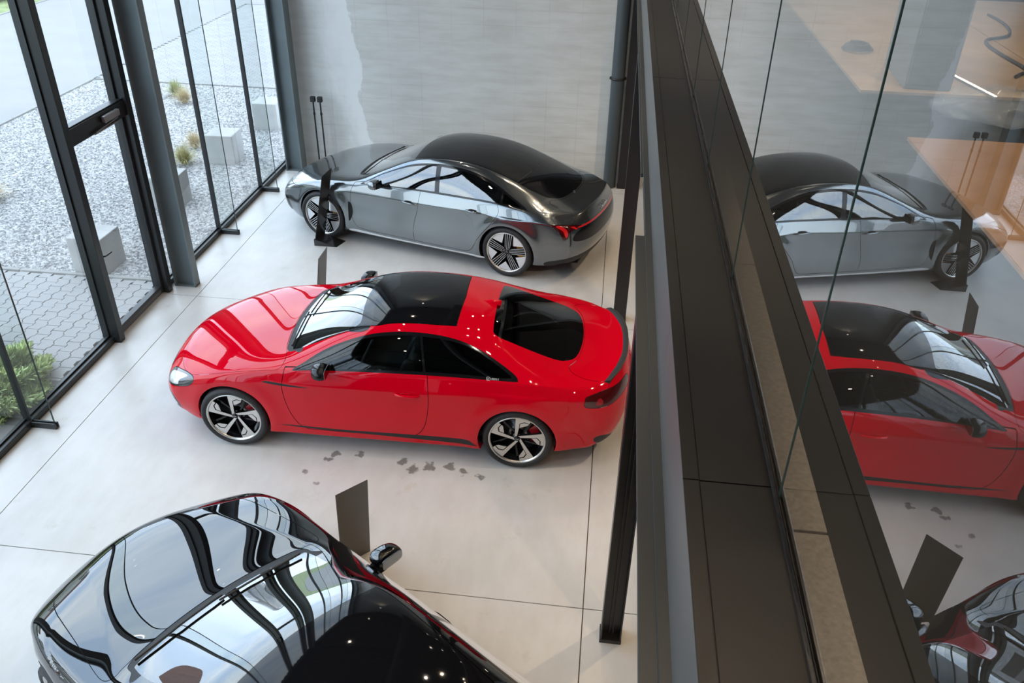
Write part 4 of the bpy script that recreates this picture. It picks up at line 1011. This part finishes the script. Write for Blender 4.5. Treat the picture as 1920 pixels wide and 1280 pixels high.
# ---------------------------------------------------------------- grey four-door fastback
GT = dict(L=4.99, hw=.98, R=.358, rr=.282, Ra=.392, tw=.285, axles=(.93, 3.83), wy=(.965, .975), paint=M_grey, wheel='star', spin=(.25, .1),
    flare=.022, cabin=(1.50, 3.70), seats=(2.25, 3.10), drv=-1, mirror=(1.88, 1.02, 1.02), mirror_mat=M_grey,
    handles=[(2.36, .80, 'front_door'), (3.34, .855, 'rear_door')], level=4,
    st=[(.07, .68, .18, .52, .68, .35, .85, .67),
        (.29, .775, .38, .60, .785, .56, .905, .785),
        (.72, .850, .78, .64, .865, .88, .915, .865),
        (1.08, .910, 1.12, .69, .920, 1.18, .91, .905),
        (1.36, .950, 1.46, .73, .950, 1.48, .895, .920),
        (1.58, 1.060, 1.70, .705, 1.035, 1.72, .89, .930),
        (1.92, 1.225, 2.00, .665, 1.175, 2.02, .89, .940),
        (2.25, 1.39, 2.33, .64, 1.325, 2.36, .89, .945),
        (2.68, 1.440, 2.70, .62, 1.370, 2.72, .89, .950),
        (3.10, 1.440, 3.10, .615, 1.370, 3.1, .90, .962),
        (3.50, 1.375, 3.46, .62, 1.31, 3.46, .915, .978),
        (3.90, 1.255, 3.82, .635, 1.19, 3.80, .922, .985),
        (4.32, 1.10, 4.19, .66, 1.05, 4.16, .91, .978),
        (4.60, 1.01, 4.48, .66, .98, 4.42, .86, .948),
        (4.81, .97, 4.72, .60, .945, 4.56, .775, .905)],
    side=[(pch([(.3, .85), (.62, .92), (.95, .945), (1.6, .93), (2.4, .935), (3.2, .945), (3.85, .975), (4.3, .95), (4.7, .84)]), pch([(.3, .60), (.62, .715), (.95, .785), (1.5, .80), (2.6, .815), (3.7, .86), (4.3, .86), (4.7, .83)])),
          (pch([(.3, .84), (.62, .93), (.95, .955), (1.6, .925), (2.4, .93), (3.2, .945), (3.85, .985), (4.3, .955), (4.7, .86)]), pch([(.3, .50), (1.5, .62), (3.7, .66), (4.7, .66)])),
          (pch([(.3, .83), (.62, .93), (.95, .955), (1.6, .955), (2.4, .96), (3.2, .965), (3.85, .98), (4.3, .945), (4.7, .86)]), pch([(.3, .38), (1.5, .40), (3.7, .42), (4.7, .46)])),
          (pch([(.3, .78), (.62, .89), (.95, .91), (1.6, .955), (2.4, .96), (3.2, .96), (3.85, .93), (4.3, .90), (4.7, .80)]), pch([(.3, .22), (1.5, .20), (3.7, .20), (4.7, .26)])),
          (pch([(.3, .60), (.9, .76), (1.6, .80), (3.1, .80), (4.1, .76), (4.7, .62)]), pch([(.3, .18), (1.5, .17), (3.6, .17), (4.7, .24)]))],
    nose_side=[.27, .24, .25, .28, .36], nose=[(.02, .60), (-.015, .48), (-.01, .34), (.02, .21), (.10, .18)],
    tail_side=[4.60, 4.64, 4.64, 4.56, 4.46], tail=[(4.88, .86), (4.93, .70), (4.93, .46), (4.85, .28), (4.72, .24)],
    crease=creases(belt=.45, char=.6, rail=.4),
    sided={'front_door', 'rear_door', 'front_window', 'rear_window', 'quarter_window', 'window_trim', 'headlamp', 'tail_lamp', 'tail_lamp_glow', 'bumper_vent', 'fender_vent', 'side_skirt', 'charge_flap'},
    child_of={'front_window': 'front_door', 'rear_window': 'rear_door'},
    regions=[
        ('windscreen', 'ij', [(4.10, -1, 0), (4.10, 1.0), (4.14, 1.66), (4.35, 1.78), (5.5, 1.80), (6.7, 1.80), (6.93, 1.6), (6.93, -1, 0)], 'top', M_wind),
        ('cowl', 'ij', [(3.84, -1, 0), (3.86, 1.2), (3.98, 1.82), (4.25, 1.88), (4.60, 1.84), (4.60, -1, 0)], 'top', M_matb, {'off': -.002}),
        ('roof_glass', 'ij', [(6.93, -1, 0), (6.93, 1.2), (6.95, 1.84), (8.6, 1.86), (10.0, 1.84), (10.9, 1.80, 0), (11.0, -1, 0)], 'top', M_roofg, {'seam': .002}),
        ('rear_screen', 'ij', [(11.02, -1, 0), (10.92, 1.80, 0), (11.6, 1.76), (12.2, 1.60), (12.55, 1.0), (12.62, -1, 0)], 'top', M_roofg, {'seam': .002}),
        ('front_window', 'ij', [(4.66, 3.74), (5.1, 2.95), (5.55, 2.55), (6.4, 2.40), (7.2, 2.36), (7.92, 2.36, 0), (8.02, 3.76, 0), (6.6, 3.77)], 'top', M_side2),
        ('rear_window', 'ij', [(8.20, 3.76, 0), (8.10, 2.36, 0), (9.2, 2.42), (10.1, 2.62), (10.62, 2.84, 0), (10.70, 3.74, 0), (9.4, 3.76)], 'top', M_side2),
        ('quarter_window', 'ij', [(10.78, 3.72, 0), (10.72, 2.92, 0), (11.1, 3.18), (11.42, 3.50), (11.50, 3.66), (11.3, 3.73)], 'top', M_dark),
        ('window_trim', 'ij', [(4.40, 3.88), (4.95, 2.88), (5.5, 2.42), (6.4, 2.26), (7.6, 2.22), (9.2, 2.28), (10.2, 2.48), (10.9, 2.84), (11.45, 3.3), (11.75, 3.72), (11.5, 3.88), (8.0, 3.88), (5.2, 3.88)], 'top', M_gloss),
        ('headlamp', 'q', [(.62, .60), (.66, .65), (.90, .675), (1.20, .71), (1.44, .735), (1.46, .705), (1.26, .665), (1.10, .625), (.90, .575), (.74, .56)], 'front', M_lampd, {'seam': .002}),
        ('grille', 'yz', [(0, .60, 0), (.48, .60), (.56, .55), (.50, .34), (.42, .28), (0, .28, 0), (-1, .28, 0), (-1, .60, 0)], 'nose', M_matb),
        ('bumper_vent', 'q', [(.98, .50), (1.10, .49), (1.14, .40), (1.13, .30), (1.05, .27), (.98, .36)], 'front', M_gloss),
        ('hood', 'ij', [(.32, -1, 0), (.32, 1.5), (.28, 2.4), (.5, 2.75), (1.2, 2.80), (2.2, 2.72), (3.4, 2.66), (3.80, 2.55), (3.97, 2.2), (3.95, 1.9), (3.85, 1.2), (3.83, -1, 0)], 'top', M_grey, {'seam': .003}),
        ('light_bar', 'r', [(-.2, .805, 0), (.5, .802), (.94, .795), (.94, .812), (.5, .822), (-.2, .826, 0)], 'rear', M_tailon),
        ('tail_lamp_glow', 'r', [(1.40, .835), (1.28, .775), (1.24, .70), (1.20, .70), (1.20, .775), (1.30, .840)], 'rear', M_tailon),
        ('tail_lamp_glow', 'r', [(1.14, .825, 0), (1.02, .78, 0), (.98, .785, 0), (1.06, .825, 0)], 'rear', M_tailon),
        ('tail_lamp', 'r', [(.88, .80), (1.06, .785), (1.17, .745), (1.20, .68), (1.27, .655), (1.33, .74), (1.46, .835), (1.44, .855), (1.2, .85), (.90, .825)], 'rear', M_tail, {'seam': .002}),
        ('tail_panel', 'r', [(-.2, .60, 0), (.6, .60), (1.06, .63), (1.06, .72), (.92, .77), (.85, .79), (-.2, .80, 0)], 'rear', M_gloss),
        ('trunk_lid', 'ij', [(12.70, -1, 0), (12.63, 1.1), (12.3, 1.86), (12.9, 2.3), (14.1, 2.75), (15.0, 2.9), (15.1, -1, 0)], 'any', M_grey, {'seam': .003}),
        ('fender_vent', 'xz', [(1.38, .66, 0), (1.43, .62), (1.45, .50), (1.42, .40), (1.385, .36, 0)], 'low', M_seam, {'off': -.01}),
        ('charge_flap', 'xz', [(1.12, .73), (1.28, .73), (1.31, .70), (1.31, .60), (1.28, .57), (1.20, .575), (1.13, .62)], 'low', M_grey, {'seam': .0015}),
        ('front_door', 'xz', [(1.48, .93, 0), (1.43, .80), (1.42, .55), (1.47, .34), (1.60, .275), (2.0, .265), (2.43, .262, 0), (2.42, .45), (2.49, .75), (2.52, 1.0, 0), (2.0, 1.02, 0)], 'side', M_grey, {'seam': .0025}),
        ('rear_door', 'xz', [(2.52, 1.0, 0), (2.49, .75), (2.42, .45), (2.43, .262, 0), (3.0, .262), (3.28, .28), (3.42, .50), (3.62, .76), (3.70, .90), (3.66, 1.02, 0), (3.0, 1.05, 0)], 'side', M_grey, {'seam': .0025}),
        ('side_skirt', 'xz', [(1.42, .245), (2.0, .232), (3.0, .228), (3.46, .235), (3.42, .20), (2.4, .19), (1.5, .20)], 'low', M_silverw),
        ('rear_diffuser', 'r', [(-.2, .42, 0), (.5, .42), (.95, .40), (1.20, .37), (1.52, .30), (1.5, .24), (1.2, .22), (.5, .1), (-.2, .1, 0)], 'rear', M_matb),
    ])
gx, gy, gt = -4.013, 10.867, -.2714
grey, sG, mG, _ = build_car(GT, 'fastback_car', 'metallic grey four-door fastback at the back with a black roof and lit red tail lamp', place(gx, gy, gt, GT['L'], .93, .965))
wipers(sG, grey, GT['L'], [((1.44, -.60), (1.40, .02)), ((1.44, -.02), (1.48, .58))])
ring_badge(grey, (4.872-GT['L']/2, 0, .885), (0, 1, 0), (.35, 0, 1), .045, .005, M_chrome)

# ---------------------------------------------------------------- black hatchback in the foreground
import copy
SB = dict(GT); SB.update(paint=M_black, mirror_mat=M_black, L=4.99, wheel='blade', drv=-1, mirror=(1.90, .985, 1.0), spin=(.3, .2), handle_mat=M_black,
    handles=[(2.50, .86, 'front_door'), (3.38, .88, 'rear_door')])
st = [list(r) for r in GT['st']]
for k, (dc, dr_, db) in enumerate([(.07, .06, .05), (.07, .055, .04), (.055, .04, .02), (.045, .03, .01), (.04, .03, .01), (.03, .03, .01), (.02, .02, .01), (.015, .015, .01)]):
    st[k][1] += dc; st[k][4] += dr_; st[k][7] += db
    if k < 4: st[k][3] = (.36, .42, .52, .62)[k]; st[k][4] += .012
SB['st'] = [tuple(r) for r in st]
SB['regions'] = [r for r in copy.copy(GT['regions']) if r[0] not in ('fender_vent', 'charge_flap', 'light_bar', 'tail_panel', 'hood', 'tail_lamp_glow')]
SB['regions'] = [tuple([M_black if q is M_grey else q for q in r]) for r in SB['regions']]
SB['regions'] = [(r[0], r[1], r[2], r[3], M_tailr) + tuple(r[5:]) if r[0] == 'tail_lamp' else r for r in SB['regions']]
SB['regions'] = [(r[0], r[1], r[2], r[3], M_matb) + tuple(r[5:]) if r[0] == 'side_skirt' else r for r in SB['regions']]
SB['regions'].insert(9, ('hood', 'ij', [(.30, -1, 0), (.30, 1.5), (.28, 2.6), (.55, 3.1), (1.2, 3.2), (2.4, 3.1), (3.4, 3.0), (3.80, 2.8), (3.97, 2.3), (3.95, 1.9), (3.85, 1.2), (3.83, -1, 0)], 'top', M_black, {'seam': .003}))
SB['crease'] = creases(belt=.45, char=.25, hood=.75)
bc = ((-1.3606, 2.8514, 0), -.6035)
black, sB, mB, _ = build_car(SB, 'hatchback_car', 'shiny black car in the foreground reflecting the windows in its bonnet', bc)
wipers(sB, black, SB['L'], [((1.44, -.60), (1.40, .02)), ((1.44, -.02), (1.48, .58))])
# ================================================================== outside
M_pave = pbr('grey_pavers', (.268, .262, .255), .8, var=(3, .10), bump=(50, .2, .003))
M_pave2 = pbr('pale_pavers', (.232, .226, .218), .8, var=(1, .05))
M_kerb = pbr('kerb_concrete', (.25, .245, .23), .85, var=(8, .1))
M_soil = pbr('bedding_sand', (.13, .128, .12), .95)
M_conc = pbr('cast_concrete', (.36, .352, .335), .8, var=(3, .12), bump=(20, .2, .005))
XO = XW-.1
og = ST(MB().box(-60, XO, -30, 60, -.25, -.055).build('outdoor_ground', pbr('lawn', (.22, .26, .11), .95, var=(1.5, .3))))
# gravel bed: x -11.8..-5.75, y 9.28..18.2
GX0, GX1, GY0, GY1 = -11.78, XO-.02, 9.30, 18.22
m, t, b = M_('gravel'); N = t.nodes; K = t.links
g = N.new('ShaderNodeNewGeometry'); v = N.new('ShaderNodeTexVoronoi'); v.inputs['Scale'].default_value = 34; K.new(g.outputs['Position'], v.inputs['Vector'])
r = N.new('ShaderNodeValToRGB'); r.color_ramp.elements[0].color = (.15, .148, .144, 1); r.color_ramp.elements[1].color = (.42, .41, .40, 1); r.color_ramp.elements[0].position = .15; r.color_ramp.elements[1].position = .85
sx = N.new('ShaderNodeSeparateColor'); K.new(v.outputs['Color'], sx.inputs[0]); K.new(sx.outputs['Red'], r.inputs['Fac']); K.new(r.outputs['Color'], b.inputs['Base Color']); b.inputs['Roughness'].default_value = .9
M_grav = m
gb_ = ST(MB().box(GX0, GX1, GY0, GY1, -.06, -.012).build('gravel_bed', M_grav, og))
rng = np.random.default_rng(3)
n = 42000; px = rng.uniform(GX0, GX1, n); py = GY0+(GY1-GY0)*rng.uniform(0, 1, n)**1.15
oc = np.array([(1, 0, 0), (0, 1, 0), (-1, 0, 0), (0, -1, 0), (0, 0, 1)], float)
cubes_at = [(-6.74, 13.78), (-6.66, 15.72), (-6.76, 9.56), (-6.80, 11.75)]; tufts_at = [(-9.40, 17.35), (-8.98, 16.85), (-7.55, 14.25), (-7.38, 13.45), (-9.62, 11.35), (-7.9, 11.6)]
ok = np.ones(n, bool)
for cx, cy in cubes_at: ok &= (np.abs(px-cx) > .285) | (np.abs(py-cy) > .285)
for cx, cy in tufts_at: ok &= np.hypot(px-cx, py-cy) > .09
px, py = px[ok], py[ok]; n = len(px)
sc = rng.uniform(.009, .024, n); an = rng.uniform(0, 2*PI, n); st = rng.uniform(.6, 1.4, (n, 3)); st[:, 2] *= .8
c_, s_ = np.cos(an), np.sin(an)
P = oc[None]*st[:, None, :]*sc[:, None, None]
X = P[..., 0]*c_[:, None]-P[..., 1]*s_[:, None]+px[:, None]; Y = P[..., 0]*s_[:, None]+P[..., 1]*c_[:, None]+py[:, None]; Z = P[..., 2]-.012
V = np.stack([X, Y, Z], -1).reshape(-1, 3); base = (np.arange(n)*5)[:, None, None]
F = (np.array([(0, 1, 4), (1, 2, 4), (2, 3, 4), (3, 0, 4)])[None]+base).reshape(-1, 3)
def fast_mesh(name, V, F, mat, parent=None):
    me = bpy.data.meshes.new(name); k = F.shape[1]; me.vertices.add(len(V)); me.vertices.foreach_set('co', V.astype(np.float32).ravel())
    me.loops.add(F.size); me.loops.foreach_set('vertex_index', F.astype(np.int32).ravel()); me.polygons.add(len(F)); me.polygons.foreach_set('loop_start', (np.arange(len(F))*k).astype(np.int32))
    me.update(calc_edges=True); return link(name, me, mat, parent)
tag(fast_mesh('gravel_stones', V, F, M_grav), 'loose pale grey gravel in the bed outside the glass', 'gravel', kind='stuff')
# kerbs round the bed
def kerbs(p0, p1, L=.98, w=.06):
    p0 = np.array(p0, float); p1 = np.array(p1, float); D = np.linalg.norm(p1-p0); k = int(D/L+.5); a = math.atan2(*(p1-p0)[::-1])
    for i in range(k):
        o = MB().box(0, D/k-.006, -w/2, w/2, -.06, .018, .006).build('kerb_stone', M_kerb, og); q = p0+(p1-p0)*i/k; o.location = (q[0], q[1], 0); o.rotation_euler = (0, 0, a)
kerbs((GX0, GY0-.04), (GX1, GY0-.04)); kerbs((GX0-.04, GY0), (GX0-.04, GY1)); kerbs((GX0, GY1+.04), (GX1, GY1+.04))
# interlocking wavy pavers before the entrance
PW, PL = .165, .205
ST(MB().box(-12, XO, -12, GY0-.08, -.07, -.045).build('paving_bed', M_soil, og))
def wave(y):
    u = (y/PL) % 1.0; A = .015
    for a, b, c, d in ((0, .18, 1, 1), (.18, .32, 1, -1), (.32, .68, -1, -1), (.68, .82, -1, 1), (.82, 1.01, 1, 1)):
        if a <= u < b: return A*(c+(d-c)*(u-a)/(b-a))
    return A
ksy = [0, .18, .32, .68, .82, 1.0]
def paver_me(name, off):
    g = .0027; pts = [(PW/2-g+wave((k+off)*PL if k < 1 else (k+off-1e-6)*PL), k*PL) for k in ()]
    us = sorted(set([0, 1]+[((q-off) % 1.0) for q in ksy]))
    R = [(PW/2-g+wave(((u+off) % 1.0 if u < 1 else (off+1-1e-9) % 1.0)*PL), g+u*(PL-2*g)) for u in us]
    Lf = [(x-PW+2*g, y) for x, y in R][::-1]
    poly = R+Lf; n = len(poly); c = np.mean(poly, 0); V = [(x, y, -.05) for x, y in poly]+[(x, y, -.005) for x, y in poly]+[(c[0]+(x-c[0])*.95, c[1]+(y-c[1])*.96, 0) for x, y in poly]
    F = [(i, (i+1) % n, n+(i+1) % n, n+i) for i in range(n)]+[(n+i, n+(i+1) % n, 2*n+(i+1) % n, 2*n+i) for i in range(n)]+[tuple(range(2*n, 3*n))]
    return V, F
pv = {}
for q in (0, 1):
    V, F = paver_me('paver', .5*q); me = bpy.data.meshes.new('paver'); me.from_pydata(V, [], F); me.update(); me.materials.append(M_pave); pv[q] = (V, F, me)
pav = ST(empty('paving', (0, 0, 0)))
cnt = 0; far = MB()
cells = []
for i in range(34):
    x = XO-.06-PW/2-i*PW
    for j in range(0, 62):
        # wave phase must agree between neighbouring columns
        y = GY0-.09-(j+1)*PL-(.5*PL if i % 2 else 0)
        cells.append((x, y, i % 2))
cells.sort(key=lambda c: (c[0]+6.6)**2*.8+(c[1]-8.2)**2)
for x, y, q in cells:
    if y < -2: continue
    V, F, me = pv[q]; dz = rng.uniform(-.002, .002)
    if cnt < 290:
        o = bpy.data.objects.new('paver', me); COL.objects.link(o); o.parent = pav; o.location = (x, y, dz); cnt += 1
    else: far.add([(a+x, b+y, c+dz) for a, b, c in V], F)
for i in range(1, 34, 2):
    x = XO-.06-PW/2-i*PW; far.box(x-PW/2+.012, x+PW/2-.008, GY0-.09-.5*PL+.003, GY0-.075, -.05, -.001)
tag(far.build('far_pavers', M_pave, pav), kind='stuff')
# rows of small pavers beyond the bed and the pale carriageway
rows = MB(); y = GY1+.10
jj = 0
while y < 27.2:
    x = XO-.05-(.1 if jj % 2 else 0)
    while x > -11.7:
        rows.add([(x-.192, y, 0), (x, y, 0), (x, y+.093, 0), (x-.192, y+.093, 0), (x-.198, y-.003, -.03), (x+.003, y-.003, -.03), (x+.003, y+.098, -.03), (x-.198, y+.098, -.03)],
                 [(0, 1, 2, 3), (4, 5, 1, 0), (5, 6, 2, 1), (6, 7, 3, 2), (7, 4, 0, 3)]); x -= .2
    y += .1; jj += 1
tag(rows.build('small_pavers', M_pave, pav), kind='stuff')
ST(MB().box(-11.72, XO, GY1+.06, 27.3, -.07, -.03).build('paving_bed', M_soil, og))
ST(MB().box(-18.1, GX0-.08, -14, 27.3, -.07, -.004).build('carriageway', M_pave2, og))
ST(MB().box(-18.1, XO, 27.3, 42, -.07, -.004).build('forecourt', M_pave2, og))
kerbs((-18.15, 4), (-18.15, 32), 1.0, .08)
# concrete cube seats
for (x, y, rz, z, lab) in [(-6.74, 13.78, .06, .50, 'pale concrete cube block in the gravel, middle of the three behind the far panes'), (-6.66, 15.72, .04, .50, 'pale concrete cube block in the gravel farthest from the door'),
                        (-6.76, 9.56, -.02, .50, 'pale concrete cube block beside the pavers, seen through the glass door'), (-6.80, 11.75, .03, .50, 'pale concrete cube block half hidden by the blue-grey column'), (-7.02, 7.18, .0, .52, 'concrete cube block at the left edge behind the green shrub')]:
    o = MB().box(-.24, .24, -.24, .24, -.02, z, .012).build('concrete_cube', M_conc); o.location = (x, y, -.0); o.rotation_euler = (0, 0, rz); tag(o, lab, 'block', 'concrete cubes outside')
# ornamental grass tufts
def tuft(x, y, r, n, cols, lab, seed):
    q = np.random.default_rng(seed); e = empty('grass_tuft', (x, y, 0), 0, lab, 'grass'); 
    V, F = [], []
    for k in range(n):
        a = q.uniform(0, 2*PI); t = q.uniform(.15, 1.0); L = r*q.uniform(1.0, 1.75); w = .0045; b0 = r*.22*q.uniform(0, 1)
        dx, dy = math.cos(a), math.sin(a); px_, py_ = -dy, dx; prev = None
        for s in range(5):
            u = s/4; rr = b0+L*t*u**1.3*.85; zz = L*(u*(1.05-.25*t)-.62*t*u*u)
            ww = w*(1-u*.85); A = (rr*dx+px_*ww, rr*dy+py_*ww, max(.005, zz)); B = (rr*dx-px_*ww, rr*dy-py_*ww, max(.005, zz))
            V += [A, B]
            if s: F.append((len(V)-4, len(V)-3, len(V)-1, len(V)-2))
    o = mesh('grass_blades', V, F, cols, e); tag(o, kind='stuff'); return e
M_g1 = pbr('dry_grass', (.45, .36, .19), .8, var=(20, .3)); M_g2 = pbr('green_grass', (.30, .31, .12), .8, var=(20, .35)); M_g3 = pbr('mixed_grass', (.38, .34, .13), .8, var=(20, .4))
tuft(-9.40, 17.35, .27, 520, M_g2, 'greenish grass tuft in the gravel, farthest from the glass', 1); tuft(-8.98, 16.85, .26, 520, M_g1, 'straw coloured round grass tuft beside the farthest greenish one', 2)
tuft(-7.55, 14.25, .25, 500, M_g1, 'pale straw grass tuft behind the first thin mullion', 3); tuft(-7.38, 13.45, .26, 620, M_g3, 'yellow-green grass tuft left of the middle concrete cube', 4)
tuft(-9.62, 11.35, .30, 620, M_g1, 'straw coloured grass tuft cut by the left edge of the photo', 5)
# juniper by the glass
def leafy(name, c, r, n, mat, lab, cat, seed, size=.05, up=.5):
    q = np.random.default_rng(seed); e = empty(name, c, 0, lab, cat)
    d = q.normal(size=(n, 3)); d /= np.linalg.norm(d, axis=1)[:, None]; d[:, 2] = np.abs(d[:, 2]); lump = 1+.18*np.sin(5*np.arctan2(d[:, 1], d[:, 0])+3*d[:, 2]*4)
    rad = q.uniform(.55, 1.0, n)**.5*lump; p = d*rad[:, None]*np.array(r)
    ax = d*.8+q.normal(size=(n, 3))*.5; ax[:, 2] += up; ax /= np.linalg.norm(ax, axis=1)[:, None]
    s = np.cross(ax, q.normal(size=(n, 3))); s /= np.linalg.norm(s, axis=1)[:, None]; L = size*q.uniform(.6, 1.5, n)[:, None]
    V = np.stack([p-s*L*.16, p+s*L*.16, p+ax*L+s*L*.05, p+ax*L-s*L*.05], 1).reshape(-1, 3); F = (np.arange(n)*4)[:, None]+np.arange(4)[None]
    o = fast_mesh('leaves', V, F, mat, e); tag(o, kind='stuff')
    return e
M_jun = pbr('juniper_green', (.42, .50, .22), .75, var=(6, .45)); M_leaf = pbr('hedge_green', (.10, .15, .05), .8, var=(2, .4)); M_twig = pbr('bark', (.09, .07, .05), .9)
def shrub(c, r, n, seed, lab):
    e = leafy('juniper_shrub', c, r, n, M_jun, lab, 'shrub', seed, .07, .35); q = random.Random(seed); b = MB()
    for k in range(26):
        a = q.uniform(0, 2*PI); f = q.uniform(.5, .9); b.tube([(0, 0, 0), (r[0]*.4*f*math.cos(a), r[1]*.4*f*math.sin(a), r[2]*.45), (r[0]*f*math.cos(a), r[1]*f*math.sin(a), r[2]*.6)], [.015, .010, .004], 5, caps=False)
    b.build('twigs', M_twig, e); return e
shrub((-6.22, 6.50, -.0), (.44, .62, .44), 18000, 11, 'low bushy pale green juniper just outside the glass at the left edge')
shrub((-6.35, 5.15, -.0), (.46, .48, .34), 9000, 12, 'darker low juniper outside the glass in the bottom left corner')
MB().box(-7.0, XO, 4.9, 6.9, -.045, .004).build('planting_bed', M_soil, og)
# what stands across the road (seen as reflections in the cars): houses, hedge
M_render = pbr('white_render', (.66, .65, .62), .85, var=(.8, .06)); M_tile = pbr('clay_roof', (.16, .07, .05), .8, var=(3, .2)); M_wf = pbr('window_white', (.7, .7, .7), .5); M_wg = pbr('dark_pane', (.03, .035, .045), .08)
def house(x, y, w, d, h, rz, lab, floors=2, nwin=4, mat=M_render):
    e = empty('house', (x, y, 0), rz, lab, 'house')
    MB().box(-d/2, d/2, -w/2, w/2, 0, h, .02).build('wall', mat, e)
    MB().prism([(-d/2-.4, h), (d/2+.4, h), (0, h+d*.32)], 'y', -w/2-.3, w/2+.3).build('roof', M_tile, e)
    for f in range(floors):
        for k in range(nwin):
            yy = -w/2+w*(k+.5)/nwin; zz = .9+f*2.8
            o = MB().box(d/2-.02, d/2+.06, yy-.6, yy+.6, zz, zz+1.35, .01).build('window', M_wf, e)
            for s in (-1, 1): MB().box(d/2+.05, d/2+.07, yy+s*.29-.25, yy+s*.29+.25, zz+.07, zz+1.28).build('pane', M_wg, o)
    return e
house(-40, 2, 16, 9, 5.4, .06, 'white rendered two-storey house across the road, left one', 2, 5); house(-42, 24, 14, 9, 5.4, -.05, 'white rendered house across the road, right one', 2, 4)
house(-44, -20, 16, 9, 5.6, .0, 'white rendered house across the road behind the viewer', 2, 5)
for i, (x, y, r, h) in enumerate([(-33, 13, 2.2, 2.0), (-32, -9, 2.0, 1.8), (-33, 32, 2.6, 2.4), (-30, 6, 1.2, 1.1)]):
    leafy('hedge_shrub', (x, y, 0), (r, r*1.5, h), 5000, M_leaf, 'leafy green garden shrub across the road', 'shrub', 20+i, .30, .4)['group'] = 'garden shrubs across the road'
def copy_tree(o, parent=None):
    c = o.copy(); COL.objects.link(c)
    if parent: c.parent = parent
    for ch in list(o.children): copy_tree(ch, c)
    return c
pk = copy_tree(black); pk.location = (-20.3, 27.4, -.055); pk.rotation_euler = (0, 0, 1.5); pk['label'] = 'dark car parked on the lawn in the top left corner of the photo'
# bollard-like queue posts by the back wall
for i, x in enumerate((-4.93, -4.81)):
    e = empty('barrier_post', (x, 13.52, 0), 0, ('left' if i == 0 else 'right')+' one of two slim black posts by the concrete wall', 'post', 'slim black posts')
    MB().tube([(0, 0, .02), (0, 0, 1.22)], .013, 12).build('post', M_matb, e)
    MB().box(-.042, .042, -.035, .035, 1.20, 1.29, .012).build('post_head', M_matb, e); MB().lathe([(0, 0), (.045, 0), (.045, .010), (.02, .018), (0, .018)], 24, 'z').build('post_foot', M_matb, e)
    MB().tube([(0, 0, .98), (0, 0, 1.02)], .019, 12).build('post_ring', M_matb, e)
# folded steel information stands
M_stand = pbr('stand_black_steel', (.018, .018, .019), .22, coat=.3)
def stand(p, base, top, w, hgt, foot, lab, rz_w, skew=.0, mat=M_stand):
    "leaning upright (width along rz_w) folded into a wedge foot"
    u = Vector((math.cos(rz_w), math.sin(rz_w), 0)); f = Vector((foot[0], foot[1], 0)); bx = Vector((base[0], base[1], 0)); tp = Vector((top[0], top[1], hgt)); t = .006
    e = empty('information_stand', bx, 0, lab, 'stand')
    n = u.cross(Vector((0, 0, 1))).normalized()*t
    q = [Vector((0, 0, 0)), u*w, (tp-bx)+u*w+Vector((0, 0, skew)), (tp-bx)]
    V = [v for v in q]+[v+n for v in q]; F = [(0, 1, 2, 3), (7, 6, 5, 4), (0, 4, 5, 1), (1, 5, 6, 2), (2, 6, 7, 3), (3, 7, 4, 0)]
    mesh('upright_panel', V, F, mat, e)
    a, b = Vector((0, 0, .10)), u*w+Vector((0, 0, .10)); c, d = u*w+f, f
    V = [Vector((0, 0, 0)), u*w, c, d, a, b]
    mesh('foot_wedge', V, [(0, 1, 2, 3), (0, 3, 4), (1, 5, 2), (4, 3, 2, 5), (0, 4, 5, 1)], mat, e)
    return e
stand(None, (-4.08, 10.60), (-3.86, 10.60), .235, 1.07, (.33, .0), 'tall black leaning information stand in front of the grey car', 1.25, .05)
stand(None, (-3.28, 8.20), (-3.12, 8.17), .20, 1.07, (.30, .0), 'dark information stand showing above the red bonnet', 1.35, .06)
stand(None, (-1.92, 4.74), (-1.785, 4.455), .275, 1.07, (-.16, .05), 'dark information stand beside the black car', .82, .0)
